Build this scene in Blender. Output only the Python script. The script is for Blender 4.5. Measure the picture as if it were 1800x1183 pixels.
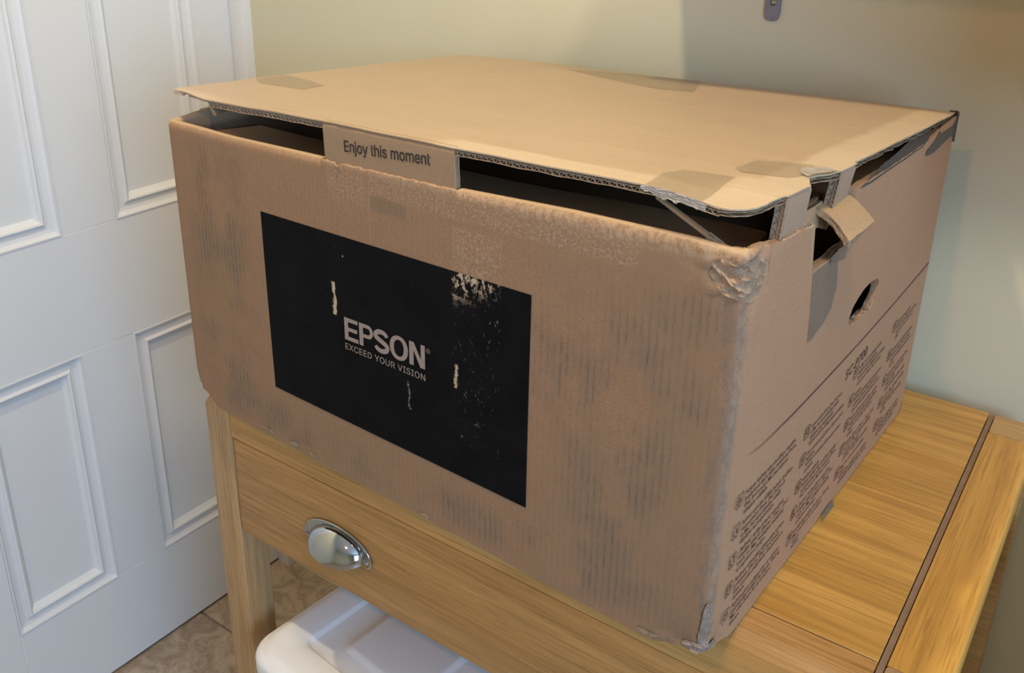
import bpy, bmesh, math, random
from mathutils import Vector, Matrix, noise
from mathutils.geometry import delaunay_2d_cdt

for o in list(bpy.data.objects): bpy.data.objects.remove(o, do_unlink=True)
SC = bpy.context.scene
COL = SC.collection
TZ = 0.804                      # height of the table top above the floor
WALL_Y = 0.503

# ------------------------------------------------------------------ camera
cam = bpy.data.cameras.new('camera')
camo = bpy.data.objects.new('camera', cam); COL.objects.link(camo)
yaw, pitch, roll = 0.6573, -0.3747, -0.0076
fw = Vector((-math.sin(yaw)*math.cos(pitch), math.cos(yaw)*math.cos(pitch), math.sin(pitch)))
rt = Vector((math.cos(yaw), math.sin(yaw), 0)); up = rt.cross(fw)
c_, s_ = math.cos(roll), math.sin(roll)
rt2 = c_*rt + s_*up; up2 = -s_*rt + c_*up
M = Matrix((rt2, up2, -fw)).transposed().to_4x4()
M.translation = Vector((0.8027, -0.5798, 0.5453 + TZ))
camo.matrix_world = M
cam.sensor_width = 36; cam.lens = 36*1670.1/1800
cam.shift_x = 111.4/1800; cam.shift_y = -157.7/1800
cam.clip_start = 0.01
SC.camera = camo

# ------------------------------------------------------------------ light
SC.view_settings.view_transform = 'Standard'; SC.view_settings.look = 'None'
SC.view_settings.gamma = 1.0; SC.view_settings.use_curve_mapping = False
SC.view_settings.exposure = 0.0
W = bpy.data.worlds.new('world'); SC.world = W; W.use_nodes = True
W.node_tree.nodes['Background'].inputs[0].default_value = (0.55, 0.68, 0.9, 1)
W.node_tree.nodes['Background'].inputs[1].default_value = 0.05

def lamp(name, typ, loc, power, colr, target=None, **kw):
    l = bpy.data.lights.new(name, typ); l.energy = power; l.color = colr
    for k, v in kw.items(): setattr(l, k, v)
    o = bpy.data.objects.new(name, l); COL.objects.link(o); o.location = loc
    if target is not None:
        o.rotation_euler = (Vector(target)-Vector(loc)).to_track_quat('-Z', 'Y').to_euler()
    return o
WARM = (1.0, 0.74, 0.45)
lamp('downlight_lamp', 'SPOT', (0.17, -0.26, TZ+1.53), 38, (1.0, 0.85, 0.54), (0.17, -0.2, 0), shadow_soft_size=0.028, spot_size=2.7, spot_blend=0.6)
lamp('downlight_lamp', 'SPOT', (0.80, -0.275, TZ+1.53), 33, (1.0, 0.82, 0.60), (0.80, -0.275, 0), shadow_soft_size=0.09, spot_size=2.7, spot_blend=0.6)
lamp('downlight_lamp', 'SPOT', (0.5, -1.3, TZ+1.53), 21, (1.0, 0.42, 0.20), (0.5, -1.3, 0), shadow_soft_size=0.028, spot_size=2.7, spot_blend=0.6)
lamp('window_daylight', 'AREA', (2.75, -1.5, 1.45), 63, (0.41, 0.66, 1.0), (0.1, 0.2, 0.8), shape='RECTANGLE', size=1.1, size_y=1.2)

# ------------------------------------------------------------------ helpers
def link(name, me, mat=None, parent=None, smooth=False):
    o = bpy.data.objects.new(name, me); COL.objects.link(o)
    if mat: me.materials.append(mat)
    if parent: o.parent = parent
    if smooth:
        for p in me.polygons: p.use_smooth = True
    return o
def mesh(name, vs, fs, mat=None, parent=None, smooth=False):
    me = bpy.data.meshes.new(name); me.from_pydata([tuple(v) for v in vs], [], fs); me.update()
    return link(name, me, mat, parent, smooth)
def thing(name, label, cat, loc=(0, 0, 0), rz=0, group=None):
    o = bpy.data.objects.new(name, None); COL.objects.link(o); o.location = loc; o.rotation_euler = (0, 0, rz)
    o.empty_display_size = 0.05
    o['label'] = label; o['category'] = cat
    if group: o['group'] = group
    return o
def tag(o, label, cat): o['label'] = label; o['category'] = cat; return o
def struct(o): o['kind'] = 'structure'; return o
def boxmesh(name, a, b, mat, parent=None, bev=0.0, seg=2, edges=None):
    bm = bmesh.new(); bmesh.ops.create_cube(bm, size=1)
    for v in bm.verts:
        v.co = Vector([(a[i]+b[i])/2 + v.co[i]*(b[i]-a[i]) for i in range(3)])
    if bev > 0:
        es = bm.edges[:] if edges is None else [e for e in bm.edges if edges(e)]
        bmesh.ops.bevel(bm, geom=es, offset=bev, segments=seg, profile=0.5, affect='EDGES')
    bmesh.ops.recalc_face_normals(bm, faces=bm.faces)
    me = bpy.data.meshes.new(name); bm.to_mesh(me); bm.free()
    o = link(name, me, mat, parent)
    if bev > 0:
        for p in me.polygons: p.use_smooth = True
        try: me.set_sharp_from_angle(angle=0.7)
        except Exception: pass
    return o
def lerp(x, xs, ys):
    if x <= xs[0]: return ys[0]
    for i in range(len(xs)-1):
        if x <= xs[i+1]:
            return ys[i]+(ys[i+1]-ys[i])*(x-xs[i])/(xs[i+1]-xs[i])
    return ys[-1]
def sm(x, a, b):
    t = min(1, max(0, (x-a)/(b-a))); return t*t*(3-2*t)
def n3(x, y, z, s=1.0): return noise.noise(Vector((x*s, y*s, z*s)))
def inside(p, poly):
    x, y = p; r = False; n = len(poly); j = n-1
    for i in range(n):
        xi, yi = poly[i]; xj, yj = poly[j]
        if (yi > y) != (yj > y) and x < (xj-xi)*(y-yi)/(yj-yi)+xi: r = not r
        j = i
    return r
def dense(poly, step, jit=0.0, seed=0, closed=True):
    rnd = random.Random(seed); out = []
    n = len(poly)
    for i in range(n if closed else n-1):
        a = Vector(poly[i]); b = Vector(poly[(i+1) % n]); L = (b-a).length
        k = max(1, int(L/step))
        for q in range(k):
            p = a.lerp(b, q/k)
            if jit and q > 0: p = p+Vector((rnd.uniform(-jit, jit), rnd.uniform(-jit, jit)))
            out.append((p.x, p.y))
    return out
def panel(name, outline, holes, step, T, fmap, mat, parent, smooth=True):
    """sheet of thickness T cut to an outline with holes; fmap(a,b,d) maps sheet coordinates to space"""
    polys = [outline]+list(holes)
    V = []; E = []
    for pl in polys:
        s = len(V); V += [Vector(p) for p in pl]
        E += [(s+i, s+(i+1) % len(pl)) for i in range(len(pl))]
    nb = len(V)
    if step:
        x0 = min(p[0] for p in outline); x1 = max(p[0] for p in outline)
        y0 = min(p[1] for p in outline); y1 = max(p[1] for p in outline)
        nx = int((x1-x0)/step); ny = int((y1-y0)/step)
        for i in range(1, nx):
            for j in range(1, ny):
                p = (x0+(x1-x0)*i/nx, y0+(y1-y0)*j/ny)
                if inside(p, outline) and not any(inside(p, h) for h in holes):
                    V.append(Vector(p))
    r = delaunay_2d_cdt(V, E, [], 0, 1e-6)
    P = [(v.x, v.y) for v in r[0]]; F = []
    for f in r[2]:
        c = (sum(P[i][0] for i in f)/len(f), sum(P[i][1] for i in f)/len(f))
        if inside(c, outline) and not any(inside(c, h) for h in holes): F.append(tuple(f))
    n = len(P)
    vs = [fmap(p[0], p[1], 0.0) for p in P]
    fs = list(F)
    if T:
        vs += [fmap(p[0], p[1], T) for p in P]
        fs += [tuple(i+n for i in reversed(f)) for f in F]
        cnt = {}
        for f in F:
            for i in range(len(f)):
                a, b = f[i], f[(i+1) % len(f)]
                cnt[(a, b)] = 1
        for (a, b) in cnt:
            if (b, a) not in cnt: fs.append((b, a, a+n, b+n))
    me = bpy.data.meshes.new(name); me.from_pydata(vs, [], fs); me.validate(); me.update()
    bm = bmesh.new(); bm.from_mesh(me)
    loose = [v for v in bm.verts if not v.link_faces]
    bmesh.ops.delete(bm, geom=loose, context='VERTS')
    if T: bmesh.ops.recalc_face_normals(bm, faces=bm.faces)
    bm.to_mesh(me); bm.free()
    o = link(name, me, mat, parent)
    if smooth:
        for p in me.polygons: p.use_smooth = True
        try: me.set_sharp_from_angle(angle=0.6)
        except Exception: pass
    return o

# ------------------------------------------------------------------ materials
class NT:
    def __init__(s, name, rough=0.6, base=(0.5, 0.5, 0.5)):
        s.m = bpy.data.materials.new(name); s.m.use_nodes = True; s.t = s.m.node_tree
        s.b = s.t.nodes['Principled BSDF']; s.b.inputs['Roughness'].default_value = rough
        s.b.inputs['Base Color'].default_value = (*base, 1); s.co = None
    def n(s, t): return s.t.nodes.new(t)
    def l(s, a, b): s.t.links.new(a, b)
    def obj(s):
        if s.co is None: s.co = s.n('ShaderNodeTexCoord').outputs['Object']
        return s.co
    def val(s, sock, v):
        if isinstance(v, (int, float)): sock.default_value = v
        else: s.l(v, sock)
    def math(s, op, a, b=None, c=None, clamp=False):
        m = s.n('ShaderNodeMath'); m.operation = op; m.use_clamp = clamp
        s.val(m.inputs[0], a)
        if b is not None: s.val(m.inputs[1], b)
        if c is not None: s.val(m.inputs[2], c)
        return m.outputs[0]
    def map(s, scale=(1, 1, 1), loc=(0, 0, 0), rot=(0, 0, 0)):
        m = s.n('ShaderNodeMapping'); s.l(s.obj(), m.inputs[0])
        m.inputs['Scale'].default_value = scale; m.inputs['Location'].default_value = loc; m.inputs['Rotation'].default_value = rot
        return m.outputs[0]
    def noise(s, vec, scale, detail=4, rough=0.55, dist=0.0):
        m = s.n('ShaderNodeTexNoise'); s.l(vec, m.inputs['Vector']); m.inputs['Scale'].default_value = scale
        m.inputs['Detail'].default_value = detail; m.inputs['Roughness'].default_value = rough; m.inputs['Distortion'].default_value = dist
        return m.outputs['Fac']
    def ramp(s, fac, stops):
        m = s.n('ShaderNodeValToRGB'); s.l(fac, m.inputs[0]); e = m.color_ramp.elements
        while len(e) < len(stops): e.new(0.5)
        for i, (p, c) in enumerate(stops):
            e[i].position = p; e[i].color = (*c, 1) if len(c) == 3 else c
        return m.outputs[0]
    def step(s, x, a, b):          # smooth step from a to b
        m = s.n('ShaderNodeMapRange'); m.interpolation_type = 'SMOOTHSTEP'; s.l(x, m.inputs[0])
        if a < b:
            m.inputs[1].default_value = a; m.inputs[2].default_value = b; m.inputs[3].default_value = 0; m.inputs[4].default_value = 1
        else:
            m.inputs[1].default_value = b; m.inputs[2].default_value = a; m.inputs[3].default_value = 1; m.inputs[4].default_value = 0
        return m.outputs[0]
    def mix(s, fac, a, b, mode='MIX'):
        m = s.n('ShaderNodeMix'); m.data_type = 'RGBA'; m.blend_type = mode
        s.val(m.inputs[0], fac)
        for k, v in ((6, a), (7, b)):
            if isinstance(v, tuple): m.inputs[k].default_value = (*v, 1)
            else: s.l(v, m.inputs[k])
        return m.outputs[2]
    def xyz(s):
        m = s.n('ShaderNodeSeparateXYZ'); s.l(s.obj(), m.inputs[0]); return m.outputs
    def rect(s, X, Z, x0, x1, z0, z1, e=0.004):
        a = s.math('MULTIPLY', s.step(X, x0-e, x0+e), s.step(X, x1+e, x1-e))
        b = s.math('MULTIPLY', s.step(Z, z0-e, z0+e), s.step(Z, z1+e, z1-e))
        return s.math('MULTIPLY', a, b)
    def color(s, c): s.l(c, s.b.inputs['Base Color'])
    def bump(s, h, strength=0.2, dist=0.001):
        m = s.n('ShaderNodeBump'); m.inputs['Strength'].default_value = strength; m.inputs['Distance'].default_value = dist
        s.l(h, m.inputs['Height']); s.l(m.outputs[0], s.b.inputs['Normal'])

KR = (0.50, 0.325, 0.19); KRD = (0.42, 0.265, 0.15); KRL = (0.72, 0.54, 0.36)
def kraft_base(n, c1=KR, c2=KRD):
    f1 = n.noise(n.map(), 900, 2, 0.6)
    f2 = n.noise(n.map(), 14, 4, 0.6)
    col = n.mix(n.step(f1, 0.3, 0.7), c2, c1)
    col = n.mix(n.math('MULTIPLY', n.step(f2, 0.45, 0.75), 0.35), col, tuple(x*0.82 for x in c1))
    return col, f1
def m_kraft(name, c1=KR, c2=KRD, rough=0.75):
    n = NT(name, rough); col, f = kraft_base(n, c1, c2); n.color(col); n.b.inputs['Specular IOR Level'].default_value = 0.2
    n.bump(f, 0.15, 0.0004); return n.m
KRAFT = m_kraft('kraft_board')
KRAFT_IN = m_kraft('kraft_inner', (0.36, 0.24, 0.135), (0.30, 0.20, 0.11))  # darker copy of the kraft: shade inside the box put into the colour
KRAFT_TORN = m_kraft('torn_paper', (0.66, 0.52, 0.38), (0.42, 0.32, 0.22))
FLUTE = m_kraft('flute_paper', (0.46, 0.345, 0.23), (0.28, 0.20, 0.13))

def m_wall_kraft():
    """outer board of the box: grain, rubbed corrugation lines, peeled tape fuzz, scuffed rim"""
    n = NT('kraft_outer', 0.72); n.b.inputs['Specular IOR Level'].default_value = 0.25
    KW = (0.335, 0.203, 0.121); KWD = (0.265, 0.157, 0.092)
    col, f1 = kraft_base(n, KW, KWD)
    x, y, z = n.xyz()
    big = n.noise(n.map(), 6, 3, 0.5)
    # pinkish / greenish mottling
    col = n.mix(n.math('MULTIPLY', n.step(big, 0.42, 0.62), 0.45), col, (0.27, 0.175, 0.105))
    front = n.step(y, 0.006, 0.002)
    # rubbed corrugation: thin vertical lines in patches of the front
    wav = n.math('SINE', n.math('MULTIPLY', x, 2*math.pi/0.0058))
    brk = n.noise(n.map((900, 900, 90)), 1.0, 2, 0.5)
    lines = n.math('MULTIPLY', n.step(wav, -0.2, 0.95), n.step(brk, 0.36, 0.60))
    def patch(x0, x1, z0, z1, e): return n.rect(x, z, x0, x1, z0, z1, e)
    cloud = n.step(n.noise(n.map((1, 1, 0.6)), 22, 3, 0.6), 0.40, 0.62)
    pm = patch(0.03, 0.115, 0.03, 0.30, 0.02)
    for a in ((0.49, 0.575, 0.02, 0.26, 0.025), (0.06, 0.55, 0.012, 0.045, 0.012), (0.55, 0.60, 0.20, 0.29, 0.01), (0.44, 0.50, 0.16, 0.24, 0.02)):
        pm = n.math('MAXIMUM', pm, patch(*a))
    pm = n.math('MULTIPLY', n.math('MULTIPLY', pm, cloud), front)
    col = n.mix(n.math('MULTIPLY', n.math('MULTIPLY', pm, lines), 0.50), col, (0.075, 0.06, 0.048))
    col = n.mix(n.math('MULTIPLY', pm, 0.36), col, (0.16, 0.125, 0.095))
    # dirty smudges
    sm_ = n.step(n.noise(n.map((1, 1, 2.2)), 9, 5, 0.7), 0.60, 0.78)
    col = n.mix(n.math('MULTIPLY', n.math('MULTIPLY', sm_, front), 0.35), col, (0.13, 0.10, 0.075))
    # peeled tape: pale fuzz
    fz = n.step(n.noise(n.map(), 420, 3, 0.7), 0.46, 0.66)
    fm = patch(0.24, 0.285, 0.285, 0.312, 0.006)
    for a in ((0.379, 0.427, 0.25, 0.292, 0.002), (0.29, 0.54, 0.297, 0.322, 0.002)):
        fm = n.math('MAXIMUM', fm, patch(*a))
    col = n.mix(n.math('MULTIPLY', n.math('MULTIPLY', n.math('MULTIPLY', fm, fz), front), 0.40), col, (0.52, 0.39, 0.28))
    dk = n.math('MULTIPLY', patch(0.29, 0.33, 0.284, 0.297, 0.002), front)
    col = n.mix(n.math('MULTIPLY', dk, 0.4), col, (0.14, 0.13, 0.09))
    vl = n.math('MULTIPLY', patch(0.2885, 0.2895, 0.25, 0.31, 0.0006), front)
    col = n.mix(n.math('MULTIPLY', vl, 0.3), col, (0.45, 0.35, 0.24))
    # scuffed vertical edge at the right front and the rim
    ed = n.math('MULTIPLY', n.step(x, 0.595, 0.612), n.step(y, 0.012, 0.002))
    en = n.step(n.noise(n.map((1, 1, 0.35)), 120, 4, 0.7), 0.42, 0.62)
    col = n.mix(n.math('MULTIPLY', n.math('MULTIPLY', ed, en), 0.55), col, (0.17, 0.135, 0.11))
    ed2 = n.math('MULTIPLY', n.step(x, 0.6105, 0.6145), n.step(y, 0.018, 0.004))
    en2 = n.step(n.noise(n.map((1, 1, 0.5)), 260, 4, 0.7), 0.38, 0.6)
    col = n.mix(n.math('MULTIPLY', n.math('MULTIPLY', ed2, en2), 0.32), col, (0.42, 0.33, 0.25))
    rimn = n.step(z, 0.3105, 0.3185)
    col = n.mix(n.math('MULTIPLY', n.math('MULTIPLY', rimn, en2), 0.35), col, (0.56, 0.41, 0.26))
    fold_light = n.math('MULTIPLY', n.math('MULTIPLY', n.step(y, 0.0018, 0.0045), n.step(x, 0.614, 0.610)), n.step(z, 0.298, 0.306))  # light from above painted onto the folded rim
    col = n.mix(n.math('MULTIPLY', fold_light, 0.85), col, (0.52, 0.37, 0.225))
    # right side of the box: window light painted in as a lighter tone
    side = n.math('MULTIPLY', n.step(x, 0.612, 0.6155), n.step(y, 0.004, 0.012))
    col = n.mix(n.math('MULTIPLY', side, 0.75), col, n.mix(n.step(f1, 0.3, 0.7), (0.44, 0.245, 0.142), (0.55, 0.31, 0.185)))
    n.color(col)
    fine = n.math('ADD', n.math('MULTIPLY', wav, 0.25), n.math('MULTIPLY', f1, 0.8))
    dent = n.noise(n.map(), 18, 3, 0.5)
    h = n.math('ADD', fine, n.math('MULTIPLY', dent, 6.0))
    n.bump(h, 0.35, 0.0006)
    return n.m
KOUT = m_wall_kraft()

def m_lid():
    n = NT('kraft_lid', 0.42)
    col, f1 = kraft_base(n, (0.46, 0.335, 0.215), (0.415, 0.295, 0.19))
    x, y, z = n.xyz()
    st = n.noise(n.map((6, 90, 1)), 1.0, 3, 0.6)
    col = n.mix(n.math('MULTIPLY', n.step(st, 0.4, 0.7), 0.18), col, (0.56, 0.41, 0.25))
    nz = n.math('MULTIPLY', n.math('SUBTRACT', n.noise(n.map(), 40, 3, 0.6), 0.5), 0.012)
    yy = n.math('ADD', y, nz); xx = n.math('ADD', x, nz)
    wr = n.noise(n.map((5, 220, 1)), 1.0, 4, 0.65)
    # worn, paler bands beside the folded front and right edges
    b1 = n.math('MULTIPLY', n.step(yy, 0.032, 0.022), n.rect(x, y, 0.36, 0.62, -0.05, 0.06, 0.012))
    b1 = n.math('MAXIMUM', b1, n.math('MULTIPLY', n.step(y, 0.03, 0.012), n.step(x, 0.12, 0.02)))
    b2 = n.math('MULTIPLY', n.step(xx, 0.582, 0.590), n.step(y, 0.02, 0.06))
    b3 = n.rect(xx, yy, 0.575, 0.63, 0.005, 0.075, 0.01)
    bb = n.math('MAXIMUM', n.math('MAXIMUM', b1, b2), b3)
    bb = n.math('MULTIPLY', bb, n.math('ADD', 0.42, n.math('MULTIPLY', n.step(wr, 0.3, 0.6), 0.25)))
    col = n.mix(bb, col, (0.62, 0.49, 0.34))
    dirt = n.math('MULTIPLY', n.step(n.noise(n.map((10, 70, 1)), 1.0, 5, 0.7), 0.60, 0.72), n.math('MAXIMUM', b2, b3))
    col = n.mix(n.math('MULTIPLY', dirt, 0.5), col, (0.24, 0.17, 0.10))
    n.color(col)
    cr = n.noise(n.map((12, 60, 1)), 1.0, 3, 0.6)
    n.bump(n.math('ADD', n.math('MULTIPLY', f1, 0.4), n.math('MULTIPLY', cr, 2.0)), 0.25, 0.0008)
    return n.m
KLID = m_lid()
KFLAP = m_kraft('kraft_flap', (0.55, 0.36, 0.195), (0.46, 0.29, 0.155), 0.5)

def m_black():
    n = NT('black_print', 0.6)
    x, y, z = n.xyz()
    col = n.mix(n.step(n.noise(n.map(), 30, 3, 0.5), 0.3, 0.7), (0.005, 0.0052, 0.0062), (0.0075, 0.0075, 0.009))
    band = n.rect(x, z, 0.379, 0.4265, 0.10, 0.2555, 0.0012)
    sp = n.noise(n.map((1, 1, 0.55)), 330, 4, 0.75)
    col = n.mix(n.math('MULTIPLY', n.math('MULTIPLY', band, n.step(sp, 0.62, 0.68)), 0.55), col, (0.30, 0.22, 0.16))
    top = n.math('MULTIPLY', band, n.step(n.math('ADD', z, n.math('MULTIPLY', n.math('SUBTRACT', 0.40, x), 0.35)), 0.226, 0.252))
    sp2 = n.noise(n.map((1, 1, 0.7)), 170, 5, 0.75)
    col = n.mix(n.math('MULTIPLY', top, n.step(sp2, 0.50, 0.56)), col, (0.50, 0.38, 0.27))
    s1 = n.rect(n.math('ADD', x, n.math('MULTIPLY', n.math('SUBTRACT', sp2, 0.5), 0.012)), z, 0.2390, 0.2425, 0.174, 0.206, 0.0008)
    col = n.mix(s1, col, (0.52, 0.41, 0.28))
    s2 = n.rect(n.math('ADD', x, n.math('MULTIPLY', n.math('SUBTRACT', sp2, 0.5), 0.012)), z, 0.3815, 0.3838, 0.150, 0.172, 0.0008)
    col = n.mix(s2, col, (0.48, 0.37, 0.26))
    s3 = n.rect(n.math('ADD', x, n.math('MULTIPLY', n.math('SUBTRACT', sp2, 0.5), 0.02)), z, 0.3298, 0.3305, 0.110, 0.137, 0.0005)
    col = n.mix(s3, col, (0.45, 0.36, 0.26))
    few = n.rect(x, z, 0.20, 0.32, 0.20, 0.25, 0.02)
    col = n.mix(n.math('MULTIPLY', few, n.step(n.noise(n.map((1, 1, 0.5)), 260, 2, 0.6), 0.745, 0.755)), col, (0.4, 0.32, 0.22))
    n.color(col)
    n.b.inputs['Specular IOR Level'].default_value = 0.05
    cr = n.noise(n.map((1, 1, 0.5)), 9, 4, 0.6)
    n.bump(n.math('ADD', n.math('MULTIPLY', cr, 4.0), n.noise(n.map(), 600, 2)), 0.3, 0.0008)
    return n.m
BLACK = m_black()
def simple(name, c, rough=0.5, metal=0.0, **kw):
    n = NT(name, rough, c); n.b.inputs['Metallic'].default_value = metal
    for k, v in kw.items(): n.b.inputs[k].default_value = v
    return n
def m_plain(name, c, rough=0.5, metal=0.0, var=0.1, sc=60, **kw):
    n = simple(name, c, rough, metal, **kw)
    f = n.noise(n.map(), sc, 3, 0.6)
    n.color(n.mix(n.step(f, 0.3, 0.7), tuple(x*(1-var) for x in c), tuple(min(1, x*(1+var)) for x in c)))
    return n.m
INK = m_plain('printed_ink', (0.075, 0.040, 0.045), 0.6)
INK_BLACK = m_plain('printed_ink_black', (0.02, 0.015, 0.015), 0.6)
LOGO = m_plain('unprinted_kraft_lettering', (0.30, 0.235, 0.205), 0.6, sc=800)
def m_tape(name, c, alpha, rough=0.18, wr=1.0):
    n = NT(name, rough, c); f = n.noise(n.map((1, 1, 1)), 70, 4, 0.6, 1.0)
    n.color(n.mix(f, tuple(x*0.8 for x in c), tuple(x*1.2 for x in c)))
    n.b.inputs['Alpha'].default_value = alpha
    n.bump(f, 0.4*wr, 0.002); return n.m
CRUMP = m_kraft('crumpled_taped_paper', (0.40, 0.285, 0.19), (0.26, 0.18, 0.12), 0.5)
TAPE = m_tape('clear_tape', (0.42, 0.33, 0.21), 0.42, 0.20)
TAPE_GREY = m_tape('grey_clear_tape', (0.21, 0.17, 0.135), 0.6, 0.38)
TAPE_SHINY = m_tape('crinkled_clear_tape', (0.50, 0.45, 0.40), 0.75, 0.10, 3)
TAPE_BLACK = m_tape('black_tape', (0.050, 0.050, 0.052), 1.0, 0.35)
SCUFF = m_kraft('scuffed_corner_paper', (0.36, 0.28, 0.22), (0.17, 0.13, 0.105), 0.6)

def m_oak(name, c1=(0.66, 0.37, 0.115), c2=(0.47, 0.235, 0.06), axis=0, seed=0.0, rough=0.38, ring=0.5):
    """oak: long streaks along one axis, fine dark pores, slow cathedral figure"""
    n = NT(name, rough)
    sc = [38, 38, 38]; sc[axis] = 2.2
    fsc = [700, 700, 700]; fsc[axis] = 18
    rsc = [9, 9, 9]; rsc[axis] = 0.9
    L = (seed*3.1, seed*1.7, seed*2.3)
    a = n.noise(n.map(tuple(sc), L), 1.0, 5, 0.62, 0.6)
    p = n.noise(n.map(tuple(fsc), L), 1.0, 2, 0.5)
    r = n.noise(n.map(tuple(rsc), L), 1.0, 2, 0.5, 0.3)
    rr = n.math('SINE', n.math('MULTIPLY', r, 70))
    col = n.mix(n.step(a, 0.32, 0.68), c2, c1)
    col = n.mix(n.math('MULTIPLY', n.step(rr, 0.1, 0.95), ring*0.6), col, tuple(x*0.66 for x in c2))
    q_ = [260, 260, 260]; q_[axis] = 5
    p2 = n.noise(n.map(tuple(q_), L), 1.0, 3, 0.7, 0.4)
    col = n.mix(n.math('MULTIPLY', n.step(p2, 0.50, 0.66), 0.55), col, tuple(x*0.70 for x in c2))
    col = n.mix(n.math('MULTIPLY', n.step(p, 0.54, 0.66), 0.45), col, tuple(x*0.55 for x in c2))
    n.color(col)
    n.bump(n.math('ADD', p, n.math('MULTIPLY', a, 0.8)), 0.12, 0.0006)
    return n.m
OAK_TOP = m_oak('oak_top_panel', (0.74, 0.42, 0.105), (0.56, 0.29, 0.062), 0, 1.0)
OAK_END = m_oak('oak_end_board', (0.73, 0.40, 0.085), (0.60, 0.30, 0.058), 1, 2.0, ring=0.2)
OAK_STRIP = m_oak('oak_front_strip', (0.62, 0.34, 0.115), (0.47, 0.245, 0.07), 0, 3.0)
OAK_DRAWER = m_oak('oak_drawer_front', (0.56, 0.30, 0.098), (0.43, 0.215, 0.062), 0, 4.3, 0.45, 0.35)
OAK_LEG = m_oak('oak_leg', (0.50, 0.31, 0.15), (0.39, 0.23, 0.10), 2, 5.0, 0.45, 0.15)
OAK_SQ = m_oak('oak_leg_end', (0.66, 0.42, 0.17), (0.55, 0.33, 0.12), 0, 7.0, ring=0.2)
GROOVE = m_plain('groove_filler', (0.30, 0.19, 0.115), 0.7)

WALLM = NT('wall_paint', 0.7)
f_ = WALLM.noise(WALLM.map(), 240, 3, 0.6)
g_ = WALLM.noise(WALLM.map(), 2.5, 2, 0.5)
WALLM.color(WALLM.mix(g_, (0.60, 0.56, 0.395), (0.64, 0.60, 0.44)))
WALLM.bump(f_, 0.12, 0.0008); WALL = WALLM.m
D_ = NT('door_paint', 0.42); f_ = D_.noise(D_.map((1, 1, 0.4)), 60, 3, 0.6)
D_.color(D_.mix(D_.noise(D_.map(), 3, 3), (0.69, 0.70, 0.715), (0.75, 0.755, 0.77))); D_.bump(f_, 0.12, 0.0008); DOORM = D_.m
CHROME = simple('chrome', (0.52, 0.53, 0.56), 0.08, 1.0)
CHROME.bump(CHROME.noise(CHROME.map(), 900, 3), 0.05, 0.0002); CHROME = CHROME.m
STEEL = m_plain('bracket_steel', (0.22, 0.22, 0.27), 0.5, 0.3)
PLASTIC = NT('white_plastic', 0.42, (0.78, 0.78, 0.79))
PLASTIC.b.inputs['Subsurface Weight'].default_value = 0.0
f_ = PLASTIC.noise(PLASTIC.map(), 300, 2); PLASTIC.color(PLASTIC.mix(f_, (0.74, 0.74, 0.76), (0.80, 0.80, 0.81))); PLASTIC.bump(f_, 0.06, 0.0004); PLASTIC = PLASTIC.m
def m_tile(seed):
    n = NT('stone_tile', 0.4); v = n.map((1, 1, 1), (seed*3.3, seed*1.9, 0))
    a = n.noise(v, 18, 6, 0.7, 1.6); b = n.noise(v, 60, 4, 0.7, 2.0)
    col = n.mix(n.step(a, 0.35, 0.65), (0.27, 0.20, 0.14), (0.46, 0.365, 0.275))
    vein = n.math('ABSOLUTE', n.math('SUBTRACT', b, 0.5))
    col = n.mix(n.math('MULTIPLY', n.step(vein, 0.035, 0.0), 0.38), col, (0.58, 0.48, 0.37))
    n.color(col); n.bump(n.math('ADD', a, b), 0.3, 0.002); return n.m
GROUT = m_plain('grout', (0.26, 0.22, 0.17), 0.8)

# ------------------------------------------------------------------ room
X0, X1, Y0, Y1, ZC = -0.53, 3.0, -3.0, WALL_Y, 2.36
fl = struct(boxmesh('floor', (X0-0.1, Y0, -0.06), (X1, Y1+0.1, -0.004), GROUT))
tm = [m_tile(i) for i in range(3)]
TS = 0.45
tile_me = {}
gx0, gy0 = -0.55, 0.29
for i in range(-1, 8):
    for j in range(-8, 2):
        xa, ya = gx0+i*TS, gy0+j*TS
        if xa < X0-0.3 or xa > X1-0.2 or ya+TS < Y0: continue
        k = (i*7+j*3) % 3
        if k not in tile_me:
            o = boxmesh('tile', (0.002, 0.002, -0.01), (TS-0.002, TS-0.002, 0), tm[k], fl, 0.0012, 1); tile_me[k] = o.data
        else:
            o = bpy.data.objects.new('tile', tile_me[k]); COL.objects.link(o); o.parent = fl
        o.location = (xa, ya, 0)
struct(boxmesh('ceiling', (X0-0.1, Y0, ZC), (X1, Y1+0.1, ZC+0.06), m_plain('ceiling_paint', (0.8, 0.79, 0.76), 0.8)))
struct(boxmesh('wall_back', (X0-0.1, WALL_Y, 0), (X1, WALL_Y+0.1, ZC), WALL))
struct(boxmesh('wall_front', (X0-0.1, Y0-0.1, 0), (X1, Y0, ZC), WALL))
struct(boxmesh('wall_right', (X1, Y0, 0), (X1+0.1, Y1+0.1, ZC), WALL))
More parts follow.
